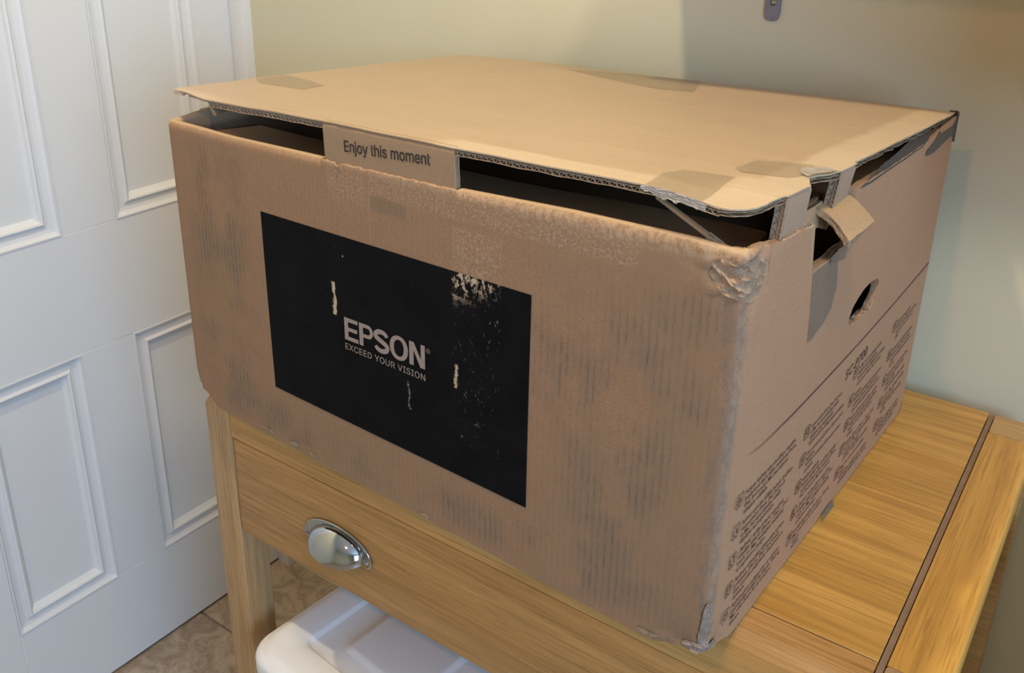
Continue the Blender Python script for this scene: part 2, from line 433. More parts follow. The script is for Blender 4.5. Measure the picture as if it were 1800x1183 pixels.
# door wall: its own frame, s along the door, x out of it
DA = 0.0273
DR = thing('door_1', '', '', (-0.4939, 0, 0), -DA)
del DR['label'], DR['category']; struct(DR)
struct(boxmesh('wall_left', (-0.62, Y0, 0), (-0.50, -0.19, ZC), WALL))
def dbox(name, s0, s1, z0, z1, d0, d1, bev=0.0008):
    return boxmesh(name, (d0, s0, z0), (d1, s1, z1), DOORM, DR, bev, 1)
DS0, DS1, DZT = -0.17, 0.5122, 1.98
s0, s1, s2, s3 = -0.0495, 0.1325, 0.2266, 0.4127
zA, zB, zC_, zT = 0.0353+TZ, -0.1666+TZ, -0.6096+TZ, 1.87
dbox('stile', DS0, s0, 0.006, DZT, -0.035, 0); dbox('stile', s3, DS1, 0.006, DZT, -0.035, 0)
dbox('bottom_rail', s0, s3, 0.006, zC_, -0.035, 0); dbox('lock_rail', s0, s3, zB, zA, -0.035, 0); dbox('top_rail', s0, s3, zT, DZT, -0.035, 0)
dbox('muntin', s1, s2, zC_, zB, -0.035, -0.0001); dbox('muntin', s1, s2, zA, zT, -0.035, -0.0001)
prof = [(0, -0.001), (0.0004, 0.0014), (0.0028, 0.0016), (0.0036, -0.0025), (0.008, -0.0052), (0.015, -0.0066), (0.021, -0.0060), (0.0222, -0.0030), (0.025, -0.0012), (0.0278, -0.0024), (0.0300, -0.0075), (0.0345, -0.0110), (0.0355, -0.0125)]
def moulding(sa, sb, za, zb):
    vs = []; fs = []; n = len(prof)
    for (d, h) in prof:
        vs += [(h, sa+d, za+d), (h, sb-d, za+d), (h, sb-d, zb-d), (h, sa+d, zb-d)]
    for i in range(n-1):
        for k in range(4):
            a = i*4+k; b = i*4+(k+1) % 4; fs.append((a, b, b+4, a+4))
    o = mesh('moulding', vs, fs, DOORM, DR)
    boxmesh('panel', (-0.03, sa+0.02, za+0.02), (-0.0122, sb-0.02, zb-0.02), DOORM, DR)
for a in ((s0, s1, zC_, zB), (s2, s3, zC_, zB), (s0, s1, zA, zT), (s2, s3, zA, zT)): moulding(*a)
tr = struct(boxmesh('trim_1', (0.0010, 0.4845, 0), (0.034, 0.545, 2.02), DOORM, None, 0.0015, 2))
tr.location = DR.location; tr.rotation_euler = DR.rotation_euler
tr2 = struct(boxmesh('trim_2', (-0.034, -0.245, 0), (0.018, -0.176, 2.04), DOORM, None, 0.0015, 2))
tr2.location = DR.location; tr2.rotation_euler = DR.rotation_euler

# ------------------------------------------------------------------ oak table
T = thing('console_table', 'light oak console table with one wide drawer, rounded edges and square legs, under the box', 'table', (0, 0, 0))
XR, YB, LG, GX = 0.7712, 0.4757, 0.0408, 0.7228
def rounded_post(name, x0, y0, sx, sy, zlow, ztop, mat, R=0.022, R2=0.016):
    """leg with its outer top edges rolled over; sx, sy = -1/+1 say which sides are outer"""
    x1, y1 = x0+LG, y0+LG
    if sx > 0: x1 = XR
    bm = bmesh.new(); bmesh.ops.create_cube(bm, size=1)
    for v in bm.verts: v.co = Vector(((x0+x1)/2+v.co.x*(x1-x0), (y0+y1)/2+v.co.y*(y1-y0), (zlow+ztop)/2+v.co.z*(ztop-zlow)))
    ox = x0 if sx < 0 else x1; oy = y0 if sy < 0 else y1
    es = [e for e in bm.edges if all(abs(v.co.z-ztop) < 1e-5 for v in e.verts) and (all(abs(v.co.x-ox) < 1e-5 for v in e.verts) or (sy < 0 and all(abs(v.co.y-oy) < 1e-5 for v in e.verts)))]
    bmesh.ops.bevel(bm, geom=es, offset=(R if sx < 0 else R2), segments=6, profile=0.5, affect='EDGES')
    vs = [e for e in bm.edges if abs(e.verts[0].co.x-e.verts[1].co.x) < 1e-5 and abs(e.verts[0].co.y-e.verts[1].co.y) < 1e-5 and abs(e.verts[0].co.z-e.verts[1].co.z) > 0.3]
    bmesh.ops.bevel(bm, geom=vs, offset=0.0025, segments=2, profile=0.5, affect='EDGES')
    bmesh.ops.recalc_face_normals(bm, faces=bm.faces)
    me = bpy.data.meshes.new(name); bm.to_mesh(me); bm.free(); o = link(name, me, mat, T, True)
    try: me.set_sharp_from_angle(angle=0.6)
    except Exception: pass
    return o
g = 0.0008
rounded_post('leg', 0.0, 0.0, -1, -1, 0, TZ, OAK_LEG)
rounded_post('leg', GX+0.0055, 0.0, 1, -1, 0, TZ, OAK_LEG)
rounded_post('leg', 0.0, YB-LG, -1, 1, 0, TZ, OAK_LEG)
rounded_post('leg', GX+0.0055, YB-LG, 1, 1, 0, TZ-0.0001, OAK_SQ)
ZR = TZ-0.0475
# front rail: top strip whose front edge is rolled over
def roll(name, x0, x1, y0, y1, z0, z1, R, mat, axis='y', side=-1):
    bm = bmesh.new(); bmesh.ops.create_cube(bm, size=1)
    for v in bm.verts: v.co = Vector(((x0+x1)/2+v.co.x*(x1-x0), (y0+y1)/2+v.co.y*(y1-y0), (z0+z1)/2+v.co.z*(z1-z0)))
    k = 1 if axis == 'y' else 0; lim = [(x0, x1), (y0, y1)][k][0 if side < 0 else 1]
    es = [e for e in bm.edges if all(abs(v.co.z-z1) < 1e-5 and abs(v.co[k]-lim) < 1e-5 for v in e.verts)]
    bmesh.ops.bevel(bm, geom=es, offset=R, segments=7, profile=0.5, affect='EDGES')
    bmesh.ops.recalc_face_normals(bm, faces=bm.faces)
    me = bpy.data.meshes.new(name); bm.to_mesh(me); bm.free(); o = link(name, me, mat, T, True)
    try: me.set_sharp_from_angle(angle=0.5)
    except Exception: pass
    return o
roll('front_rail', LG+0.001, GX-0.0009, 0.0005, LG-0.0010, ZR, TZ, 0.022, OAK_STRIP)
roll('end_board', GX+0.0055, XR, LG+0.0008, YB-LG-0.0008, TZ-0.022, TZ, 0.006, OAK_END, 'x', 1)
roll('end_board', 0.0, LG, LG+0.0008, YB-LG-0.0008, TZ-0.022, TZ, 0.016, OAK_END, 'x', -1)
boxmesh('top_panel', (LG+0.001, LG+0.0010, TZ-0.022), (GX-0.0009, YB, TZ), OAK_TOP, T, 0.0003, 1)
boxmesh('groove_strip', (GX, 0.012, TZ-0.02), (GX+0.0046, YB-0.001, TZ-0.0009), GROOVE, T)
# aprons and drawer
boxmesh('side_apron', (GX+0.022, LG, TZ-0.178), (XR-0.009, YB-LG, TZ-0.0222), OAK_LEG, T)
boxmesh('side_apron', (0.006, LG, TZ-0.178), (0.026, YB-LG, TZ-0.0222), OAK_LEG, T)
boxmesh('back_apron', (LG, YB-0.028, TZ-0.178), (GX+0.005, YB-0.008, TZ-0.0222), OAK_LEG, T)
boxmesh('drawer_body', (LG+0.012, 0.024, TZ-0.160), (GX-0.006, YB-0.05, TZ-0.06), OAK_LEG, T)
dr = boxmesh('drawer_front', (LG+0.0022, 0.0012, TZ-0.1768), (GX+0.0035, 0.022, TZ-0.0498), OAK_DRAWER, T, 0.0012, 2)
# cup pull
CU = (0.2035, 0.0008, TZ-0.1215)
def cup_handle():
    h = thing('x', 'x', 'x'); COL.objects.unlink(h); bpy.data.objects.remove(h)
    bm = bmesh.new()
    A, Bh = 0.0475, 0.0275              # flange half width and height
    z0 = -0.004
    out = []; N = 40
    for i in range(N+1):
        t = math.pi*i/N
        x = -math.cos(t)*A; z = math.sin(t)**0.9*Bh
        out.append((x, z))
    # ears reach a bit lower than the bowl
    flange = [(-A, 0)]+out[1:-1]+[(A, 0), (A-0.001, -0.005), (A-0.006, -0.0065), (A-0.011, -0.003), (0.036, 0.002), (-0.036, 0.002), (-A+0.011, -0.003), (-A+0.006, -0.0065), (-A+0.001, -0.005)]
    fo = panel('flange', flange, [], 0, 0.0012, lambda a, b, d: (CU[0]+a, CU[1]-0.0014+d, CU[2]+b), CHROME, None, True)
    vs = []; fs = []
    # rim bead along the arch
    R = 0.0012; K = 8
    path = [(-A+0.0052, -0.0062), (-A+0.0015, -0.0045)]+out+[(A-0.0015, -0.0045), (A-0.0052, -0.0062)]
    for i, (px, pz) in enumerate(path):
        a = path[max(0, i-1)]; b = path[min(len(path)-1, i+1)]
        t = Vector((b[0]-a[0], b[1]-a[1])).normalized(); nn = Vector((t.y, -t.x))
        for k in range(K):
            th = 2*math.pi*k/K
            vs.append((CU[0]+px+nn.x*R*math.cos(th), CU[1]-0.0018-R*math.sin(th), CU[2]+pz+nn.y*R*math.cos(th)))
    for i in range(len(path)-1):
        for k in range(K):
            a = i*K+k; b = i*K+(k+1) % K; fs.append((a, b, b+K, a+K))
    me = bpy.data.meshes.new('bead'); me.from_pydata(vs, [], fs)
    # bowl: quarter ellipsoid, open below, with a rolled lip
    U, V_ = 40, 16; bv = []; bf = []
    ax, az, ay = 0.0385, 0.0240, 0.0235
    for j in range(V_+1):
        ph = math.pi/2*j/V_             # 0 at the drawer, 90 deg at the lip
        for i in range(U+1):
            th = math.pi*i/U
            x = -math.cos(th)*ax; r = math.sin(th)
            z = r*math.cos(ph)*az; y = -r*math.sin(ph)**0.9*ay
            # lip sags down towards the middle
            z -= 0.0075*math.sin(ph)*r
            bv.append((CU[0]+x, CU[1]-0.001+y, CU[2]+z))
    for j in range(V_):
        for i in range(U):
            a = j*(U+1)+i; bf.append((a, a+1, a+U+2, a+U+1))
    me2 = bpy.data.meshes.new('bowl'); me2.from_pydata(bv, [], bf)
    bm = bmesh.new(); bm.from_mesh(fo.data); bm.from_mesh(me)
    bm.to_mesh(me); bm.free()
    bpy.data.objects.remove(fo)
    me.materials.clear()
    root = link('handle', me, CHROME, dr, True)
    bo = link('cup', me2, CHROME, None, True); 
    sd = bo.modifiers.new('s', 'SOLIDIFY'); sd.thickness = 0.0012; sd.offset = 0
    # join the cup with the flange into the one handle mesh
    dg = bpy.context.evaluated_depsgraph_get(); me3 = bpy.data.meshes.new_from_object(bo.evaluated_get(dg))
    bm = bmesh.new(); bm.from_mesh(me); bm.from_mesh(me3)
    for sx in (-1, 1):                  # the two screw heads
        r = bmesh.ops.create_uvsphere(bm, u_segments=12, v_segments=8, radius=0.0021)
        for v in r['verts']: v.co = Vector((CU[0]+sx*(A-0.0062)+v.co.x, CU[1]-0.0014+v.co.y*0.6, CU[2]-0.0015+v.co.z))
    bmesh.ops.remove_doubles(bm, verts=bm.verts, dist=1e-6)
    bmesh.ops.recalc_face_normals(bm, faces=bm.faces)
    bm.to_mesh(me); bm.free()
    for p in me.polygons: p.use_smooth = True
    me.set_sharp_from_angle(angle=0.9)
    bpy.data.objects.remove(bo)
    root['label'] = 'chrome half-moon cup pull'
cup_handle()

# ------------------------------------------------------------------ storage tub under the table
def tub():
    cx, cy, rz = 0.0735, -0.040, -0.10
    R = thing('storage_tub', 'white plastic storage tub with a stepped lid standing on the floor under the table', 'storage tub', (cx, cy, 0), rz)
    LX, LY = 0.44, 0.34; ZL = TZ-0.300
    def rr(x0, y0, x1, y1, r, n=8):
        out = []
        for (ax, ay, a0) in ((x1-r, y0+r, -90), (x1-r, y1-r, 0), (x0+r, y1-r, 90), (x0+r, y0+r, 180)):
            for i in range(n+1):
                t = math.radians(a0+90*i/n); out.append((ax+r*math.cos(t), ay+r*math.sin(t)))
        return out
    def loops(name, L, cap_bottom=False):
        vs = []; fs = []; n = len(L[0][0])
        for pts, z in L: vs += [(p[0], p[1], z) for p in pts]
        for i in range(len(L)-1):
            for k in range(n):
                a = i*n+k; b = i*n+(k+1) % n; fs.append((a, b, b+n, a+n))
        fs.append(tuple(range((len(L)-1)*n, len(L)*n)))
        if cap_bottom: fs.append(tuple(reversed(range(n))))
        o = mesh(name, vs, fs, PLASTIC, R, True); bm = bmesh.new(); bm.from_mesh(o.data); bmesh.ops.recalc_face_normals(bm, faces=bm.faces); bm.to_mesh(o.data); bm.free()
        for p in o.data.polygons: p.use_smooth = True
        o.data.set_sharp_from_angle(angle=0.9); return o
    def q(i, r, e=0): return rr(i, i, LX-i, LY-i, r)
    seq = [(q(0.004, 0.034), ZL-0.030), (q(0.0, 0.036), ZL-0.029), (q(0.0, 0.036), ZL-0.0135), (q(0.0012, 0.036), ZL-0.0100), (q(0.0045, 0.034), ZL-0.0065), (q(0.0065, 0.033), ZL-0.0058), (q(0.0085, 0.032), ZL-0.0050), (q(0.011, 0.031), ZL-0.0020), (q(0.016, 0.030), ZL-0.0004), (q(0.020, 0.028), ZL)]
    ins = 0.050
    def q2(i, r): return rr(ins+i, ins+i, LX-ins-i, LY-ins-i, r)
    seq += [(q2(0, 0.012), ZL), (q2(0.0015, 0.011), ZL-0.0008), (q2(0.0045, 0.010), ZL-0.0045), (q2(0.006, 0.009), ZL-0.005)]
    sq = lambda i, r: rr(0.093+i, 0.083+i, 0.093+0.112-i, 0.083+0.10-i, r)
    seq += [(sq(-0.006, 0.010), ZL-0.005), (sq(-0.003, 0.009), ZL-0.0042), (sq(0.001, 0.008), ZL-0.0012), (sq(0.004, 0.006), ZL-0.0008)]
    loops('lid', seq)
    def qb(i, r): return rr(0.012+i, 0.012+i, LX-0.012-i, LY-0.012-i, r)
    loops('tub_body', [(qb(0.028, 0.03), 0.001), (qb(0.026, 0.03), 0.004), (qb(0.004, 0.03), ZL-0.04), (qb(0.001, 0.03), ZL-0.028), (qb(0.006, 0.03), ZL-0.02)], True)
tub()

# ------------------------------------------------------------------ shelf above (its bracket is in view)
sh = boxmesh('wall_shelf', (0.298, 0.285, TZ+0.55), (0.895, WALL_Y, TZ+0.572), OAK_END, None, 0.001, 1)
tag(sh, 'oak wall shelf above the table, held by a grey steel bracket', 'shelf')
wc = thing('added_wall_cabinet', 'added wall cabinet out of view right of the oak shelf, shading the wall', 'cabinet', (0.90, WALL_Y, TZ+0.33))  # unseen, added to keep window light off the upper wall
boxmesh('body', (0, -0.34, 0), (0.7, 0, 0.75), DOORM, wc, 0.001, 1)
boxmesh('door', (0.004, -0.361, 0.004), (0.348, -0.3405, 0.746), DOORM, wc, 0.001, 1)
boxmesh('door', (0.352, -0.361, 0.004), (0.696, -0.3405, 0.746), DOORM, wc, 0.001, 1)
bc = thing('added_base_cabinet', 'added white base cabinet out of view right of the oak table, blocking light', 'cabinet', (0.885, WALL_Y, 0))  # unseen, added to darken the area below table height
boxmesh('body', (0, -0.62, 0.0), (0.6, 0, TZ-0.06), DOORM, bc, 0.001, 1)
boxmesh('worktop', (0, -0.64, TZ-0.0595), (0.6, 0, TZ-0.03), OAK_LEG, bc, 0.002, 1)
boxmesh('door', (0.004, -0.639, 0.10), (0.596, -0.6205, TZ-0.07), DOORM, bc, 0.001, 1)
def bracket():
    B = thing('shelf_bracket', 'grey steel shelf bracket with one screw, fixed to the wall above the box', 'bracket', (0.4282, WALL_Y, TZ+0.40))
    w = 0.0088; zl = -0.0085; zt = 0.15
    pts = [(-w*0.86, zl), (-w*1.02, zl+0.006), (-w, 0.004), (-w, zt), (w, zt), (w, 0.004), (w*1.02, zl+0.006), (w*0.86, zl)]
    arc = [(w*0.86*math.cos(t), zl-0.0035*math.sin(t)) for t in [math.pi*k/8 for k in range(1, 8)]]
    out = pts+arc
    hole = [(0.0002+0.0034*math.cos(2*math.pi*k/20), 0.0085+0.0034*math.sin(2*math.pi*k/20)) for k in range(20)]
    panel('bracket_plate', out, [hole], 0, 0.0024, lambda a, b, d: (a, -0.0025+d, b), STEEL, B, True)
    bm = bmesh.new()
    r = bmesh.ops.create_uvsphere(bm, u_segments=16, v_segments=8, radius=0.0031)
    for v in r['verts']: v.co = Vector((0.0002+v.co.x, -0.0012+v.co.y*0.35, 0.0085+v.co.z))
    me = bpy.data.meshes.new('screw'); bm.to_mesh(me); bm.free()
    link('screw', me, m_plain('screw_zinc', (0.4, 0.38, 0.34), 0.3, 0.9), B, True)
    boxmesh('bracket_arm', (-w, -0.19, zt-0.0025), (w, -0.001, zt-0.0002), STEEL, B)
bracket()

# ------------------------------------------------------------------ cardboard box
BW, BD, BH = 0.617, 0.467, 0.322
BX = thing('cardboard_box', 'large worn brown cardboard box with black printed panel and raised lid, on oak table', 'box', (0.0063, -0.0152, TZ+0.0012), -0.0472)
def rimz(u):   # height of the folded front rim
    return lerp(u, [0, 0.0246, 0.108, 0.2328, 0.3816, 0.484, 0.570, 0.605, 0.617], [0.3163, 0.3163, 0.3155, 0.3180, 0.3205, 0.3255, 0.3272, 0.3262, 0.3275])
def crumple(u, v, z):
    """denting and creasing near the two damaged front corners and along the bottom edge"""
    p = Vector((u, v, z)); d = Vector((0, 0, 0))
    k = 1-sm((p-Vector((0.610, 0.004, 0.318))).length, 0.012, 0.050)
    if k > 0:
        nn = 1-abs(n3(u, v, z*1.6, 75))*2; n2 = n3(u+5, v, z, 160)
        d += Vector((-1, 1, 0))*k*(0.0022-0.0028*nn*nn)+Vector((-1, 0.8, 0.3))*k*0.0012*n2
    k = 1-sm((p-Vector((0.612, 0.004, 0.0))).length, 0.010, 0.046)
    if k > 0:
        n2 = n3(u, v, z, 110)
        d += Vector((-1, 1, 0))*k*(0.0025+0.003*n2); d.z += 0.0075*k*(1-sm(z, 0, 0.02))
    k = (1-sm((p-Vector((0.004, 0.003, 0.0))).length, 0.008, 0.040))
    if k > 0: d.z += 0.014*k*(1-sm(z, 0.0, 0.03)); d.x += 0.007*k
    # slightly wavy vertical edge on the right front
    if v < 0.03 and u > 0.585:
        k = sm(u, 0.59, 0.61); d += Vector((-0.7, 0.7, 0))*k*0.0010*(0.6+n3(3.1, 0, z, 22)+0.5*n3(9, 0, z, 90))
    if z < 0.01 and v < 0.02: d.z += max(0, 0.0016*n3(u, 7, 0, 30)+0.0004)
    # shallow bulges of the big panels
    if v < 0.02 and 0.02 < u < 0.6:
        d.y -= 0.0012*math.sin(math.pi*u/BW)*math.sin(math.pi*min(1, z/BH))
    return p+d
def front_off(u, z): return -0.0012*math.sin(math.pi*u/BW)*math.sin(math.pi*min(1, z/BH))
def side_off(v, z):
    return 0.0025*math.sin(math.pi*min(1, max(0, (v-0.03)/(BD-0.03))))*math.sin(math.pi*min(1, max(0, z/BH)))**1.0*(1-sm(z, 0.24, 0.30))

def front_wall():
    rl, rr_ = 0.013, 0.0095
    path = []
    for v in (0.050, 0.040, 0.030, 0.021, 0.013): path.append(((0, v), (-1, 0), 0))
    for k in range(1, 7):
        a = math.pi+math.pi/2*k/7; path.append(((rl+rl*math.cos(a), rl+rl*math.sin(a)), (math.cos(a), math.sin(a)), 0))
    us = [rl+(BW-rl-rr_)*i/150 for i in range(151)]
    us = sorted(us+[0.2315, 0.2325, 0.3822, 0.3832])
    for u in us: path.append(((u, 0), (0, -1), u))
    for k in range(1, 7):
        a = -math.pi/2+math.pi/2*k/7; path.append(((BW-rr_+rr_*math.cos(a), rr_+rr_*math.sin(a)), (math.cos(a), math.sin(a)), BW))
    for v in (0.0095, 0.014, 0.020, 0.026, 0.032): path.append(((BW, v), (1, 0), BW))
    vs = []; fs = []; cols = 0
    for (pu, pv), (nu, nv), uu in path:
        left = nu < -0.5; right = nu > 0.5
        zt = rimz(pu)
        if right: zt = lerp(pv, [0.004, 0.018, 0.032], [0.3275, 0.3275, 0.3252])
        if left: zt = lerp(pv, [0, 0.017, 0.035, 0.05], [0.3163, 0.3163, 0.3185, 0.3195])
        torn = 0.232 < pu < 0.3827 and nv < -0.9
        w = 0.0125 if (nv < -0.7) else 0.009
        if torn:
            w = 0.0030; zt += 0.0012*n3(pu, 0, 0, 150)+0.0008*n3(pu, 3, 0, 420)-0.0002
            if 0.246 < pu < 0.256: zt -= 0.003*math.sin((pu-0.246)/0.010*math.pi)
        r = w/2; prf = []
        zs = [0, 0.003, 0.007, 0.012, 0.018, 0.026, 0.036, 0.05]+[0.05+(zt-r-0.03-0.05)*i/12 for i in range(1, 13)]
        zs += [zt-r-0.03+0.03*i/9 for i in range(1, 10)]
        for zz in zs: prf.append((0.0, zz))
        for k in range(1, 9):
            a = math.pi*k/8; prf.append((r-r*math.cos(a), zt-r+r*math.sin(a)))
        for q in range(1, 8): prf.append((w+0.0*q, zt-r-0.014*q))
        cols = len(prf)
        for dd, zz in prf:
            p = crumple(pu, pv, zz); vs.append((p.x-nu*dd, p.y-nv*dd, p.z))
    n = len(path)
    for i in range(n-1):
        for j in range(cols-1):
            a = i*cols+j; fs.append((a, a+cols, a+cols+1, a+1))
    o = mesh('front_wall', vs, fs, KOUT, BX, True); return o
front_wall()
# right wall with a hand hole and a cut slot
HOLE = [(0.2159, 0.1973), (0.2138, 0.2059), (0.2187, 0.2127), (0.2290, 0.2172), (0.2420, 0.2212), (0.2600, 0.2222), (0.2760, 0.2200), (0.2830, 0.2160), (0.2850, 0.2100), (0.2825, 0.2040), (0.2760, 0.1990), (0.2700, 0.1925), (0.2600, 0.1950), (0.2494, 0.1962), (0.2400, 0.1935), (0.2318, 0.1949), (0.2260, 0.1925), (0.2200, 0.1950)]
HOLE = dense(HOLE, 0.002, 0.0003, 4)
rimR = [(0.467, 0.3245), (0.431, 0.3235), (0.39, 0.3205), (0.34, 0.3195), (0.26, 0.3205), (0.20, 0.3225), (0.1875, 0.3225), (0.1865, 0.300), (0.1870, 0.2795), (0.150, 0.2782), (0.1125, 0.2790), (0.1110, 0.290), (0.1085, 0.303), (0.1058, 0.3168), (0.100, 0.3160), (0.085, 0.3190), (0.0715, 0.3200), (0.060, 0.3208), (0.052, 0.3212), (0.030, 0.3252)]
edge_d = dense(rimR, 0.004, 0.00035, 9, closed=False)
outl = dense([(0.030, 0.0), (BD, 0.0)], 0.012, 0, 0, False)+dense([(BD, 0.0), (BD, 0.3245)], 0.012, 0, 0, False)+edge_d+[(0.030, 0.3252)]
def sidemap(T0=0.0):
    def f(a, b, d):
        p = crumple(BW, a, b) if a < 0.06 else Vector((BW, a, b))
        return (p.x-d-T0+side_off(a, b), p.y, p.z)
    return f
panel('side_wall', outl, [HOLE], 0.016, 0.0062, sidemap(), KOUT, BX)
# other walls and floor of the box
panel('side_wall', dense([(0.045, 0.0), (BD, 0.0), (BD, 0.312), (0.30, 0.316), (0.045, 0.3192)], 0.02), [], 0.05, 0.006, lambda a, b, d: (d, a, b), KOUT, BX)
panel('back_wall', dense([(0.0, 0.0), (BW, 0.0), (BW, 0.3215), (0.0, 0.3100)], 0.03), [], 0.08, 0.006, lambda a, b, d: (a, BD-d, b), KOUT, BX)
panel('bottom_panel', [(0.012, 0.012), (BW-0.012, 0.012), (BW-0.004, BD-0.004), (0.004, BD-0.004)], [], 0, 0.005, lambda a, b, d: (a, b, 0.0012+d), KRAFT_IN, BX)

# lid
def lz(u, v):
    a = lerp(u, [0, .07, .2356, .379, .54, .60, .617], [.3466, .3466, .3514, .3532, .3565, .3560, .3545])
    b = lerp(u, [0, .1265, .24, .35, .46, .61], [.3160, .3210, .3218, .3238, .3258, .3279])
    z = a+(b-a)*v/BD
    # crushed drooping front right corner
    k = (1-sm(v, 0.0, 0.05))*math.exp(-((u-0.594)/0.022)**2); z -= 0.0045*k
    z += 0.0010*n3(u, v, 0, 9)*sm(v, 0, 0.05)*(1-sm(v, BD-0.06, BD))
    z += 0.0012*(1-sm(v, 0.0, 0.02))*n3(u, 3, 0, 14)
    return z
TL = 0.0066
lid_out = [(0.0075, 0.0110), (0.018, 0.0125), (0.030, 0.0115), (0.045, 0.0075), (0.060, 0.0040), (0.075, 0.0018), (0.235, 0.0015), (0.2352, 0.0010), (0.3795, 0.0010), (0.3798, 0.0015), (0.5462, 0.0015), (0.580, 0.0018), (0.5985, 0.0025), (0.6065, 0.0075), (0.6105, 0.0150), (0.6125, 0.0235), (0.6132, 0.034), (0.6150, 0.0468), (0.6165, 0.047), (0.6168, 0.0868), (0.6150, 0.0885), (0.6125, 0.0960), (0.6080, 0.1050), (0.6100, 0.1180), (0.6145, 0.1300), (0.6158, 0.1468), (0.6168, 0.147), (0.6165, 0.1795), (0.6140, 0.1800), (0.6152, 0.22), (0.6150, 0.30), (0.6160, 0.38), (0.6165, 0.44), (0.6150, 0.4668), (0.46, 0.4675), (0.24, 0.4675), (0.10, 0.466), (0.004, 0.4655), (0.000, 0.36), (-0.001, 0.28), (0.0, 0.20), (-0.001, 0.11), (0.001, 0.047), (0.0020, 0.024)]
lid_d = dense(lid_out, 0.005, 0.00025, 3)
LID = panel('lid', lid_d, [], 0.013, 0.0010, lambda a, b, d: (a, b, lz(a, b)-d), KLID, BX)
def inset(poly, d):
    cx = sum(p[0] for p in poly)/len(poly); cy = sum(p[1] for p in poly)/len(poly)
    return [(min(max(p[0], 0.006+d), 0.6165-d), min(max(p[1], 0.0015+d), BD-d*0.3)) for p in poly]
core = [(0.020, 0.020), (0.075, 0.012), (0.235, 0.011), (0.3795, 0.011), (0.58, 0.013), (0.600, 0.022), (0.604, 0.05), (0.606, 0.09), (0.598, 0.105), (0.604, 0.14), (0.607, 0.18), (0.608, 0.44), (0.606, 0.460), (0.008, 0.460), (0.007, 0.10)]
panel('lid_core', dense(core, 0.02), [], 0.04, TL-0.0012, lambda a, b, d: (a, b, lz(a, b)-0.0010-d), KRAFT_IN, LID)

def corr(name, path, inward, down, T=TL-0.001, depth=0.012, pitch=0.0026, parent=None, waves=(0.36, 0.64), liners=True, jit=0.0004, crush=0.0, mat=None):
    """open corrugated edge: liners with sine flutes between them, running inwards"""
    P = [Vector(p) for p in path]; dn = Vector(down).normalized()
    # arc length resample
    S = [0]
    for i in range(1, len(P)): S.append(S[-1]+(P[i]-P[i-1]).length)
    def at(s):
        s = min(max(s, 0), S[-1])
        for i in range(len(P)-1):
            if s <= S[i+1]+1e-9:
                return P[i].lerp(P[i+1], (s-S[i])/max(1e-9, S[i+1]-S[i]))
        return P[-1]
    L = S[-1]; iw = inward if callable(inward) else (lambda s: Vector(inward))
    vs = []; fs = []
    def ribbon(fn, ns, th, off0):
        b = len(vs)
        for i in range(ns+1):
            s = L*i/ns; p = at(s); w = iw(s).normalized(); h = fn(s); e = off0+jit*n3(s*300, h*500, off0*900)
            for q, hh in ((e, h), (depth, h), (depth, h+th), (e, h+th)):
                vs.append(tuple(p+w*q+dn*hh))
        for i in range(ns):
            a = b+i*4
            for k in range(4):
                fs.append((a+k, a+(k+1) % 4, a+4+(k+1) % 4, a+4+k))
    t = 0.00042; h0 = 0.0
    hs = [0.0, T*waves[0], T-t]
    cr = lambda s: 1-crush*(0.5+0.5*n3(s*60, 1, 2))
    if liners:
        for i, h in enumerate(hs):
            ribbon(lambda s, h=h: h*cr(s)+(0.0003*n3(s*120, h*99, 0) if 0 < h else 0), max(8, int(L/0.004)), t, 0.0002 if i != 1 else 0.0006)
    for k in range(2):
        a, b = hs[k]+t, hs[k+1]-t*0.3; pt = pitch*(1.0 if k == 0 else 2.2)
        ns = max(8, int(L/pt*8))
        ribbon(lambda s, a=a, b=b, pt=pt: (a+(b-a)*(0.5-0.5*math.cos(2*math.pi*s/pt)))*cr(s), ns, t*0.7, 0.0005)
    o = mesh(name, vs, fs, mat or FLUTE, parent, False)
    return o
def lidpath(u0, u1, v, n=24, dz=-0.0010):
    return [(u0+(u1-u0)*i/n, (v(u0+(u1-u0)*i/n) if callable(v) else v), lz(u0+(u1-u0)*i/n, 0.002)+dz) for i in range(n+1)]
corr('corrugated_edge', lidpath(0.0755, 0.2350, 0.0018), (0, 1, 0), (0, 0, -1), parent=LID)
corr('corrugated_edge', lidpath(0.3800, 0.5920, 0.0018, 40), (0, 1, 0), (0, 0, -1), parent=LID, crush=0.15)
cpath = [(0.592, 0.0022), (0.5985, 0.0032), (0.6062, 0.0082), (0.6102, 0.0157), (0.6122, 0.024), (0.6130, 0.034), (0.6148, 0.0466)]
cp3 = [(a, b, lz(a, b)-0.0010) for a, b in cpath]
corr('corrugated_edge', cp3, lambda s: Vector((-0.8, 0.6, 0)) if s < 0.02 else Vector((-1, 0.1, 0)), (0, 0, -1), T=0.0048, parent=LID, pitch=0.012, crush=0.25, jit=0.001)
rp = [(0.6140+0.001*n3(v, 0, 0, 60), v, lz(0.614, v)-0.0010) for v in [0.1805+0.274*i/40 for i in range(41)]]
corr('corrugated_edge', rp, (-1, 0, 0), (0, 0, -1), T=0.0052, parent=LID, pitch=0.03, jit=0.0016, crush=0.2)
rp = [(u, v, lz(u, v)-0.0010) for u, v in [(0.6150, 0.0885), (0.6125, 0.0960), (0.6082, 0.1050), (0.6100, 0.1180), (0.6143, 0.1300), (0.6156, 0.1466)]]
corr('corrugated_edge', rp, (-1, 0, 0), (0, 0, -1), T=0.0052, parent=LID, pitch=0.03, jit=0.0016, crush=0.2)
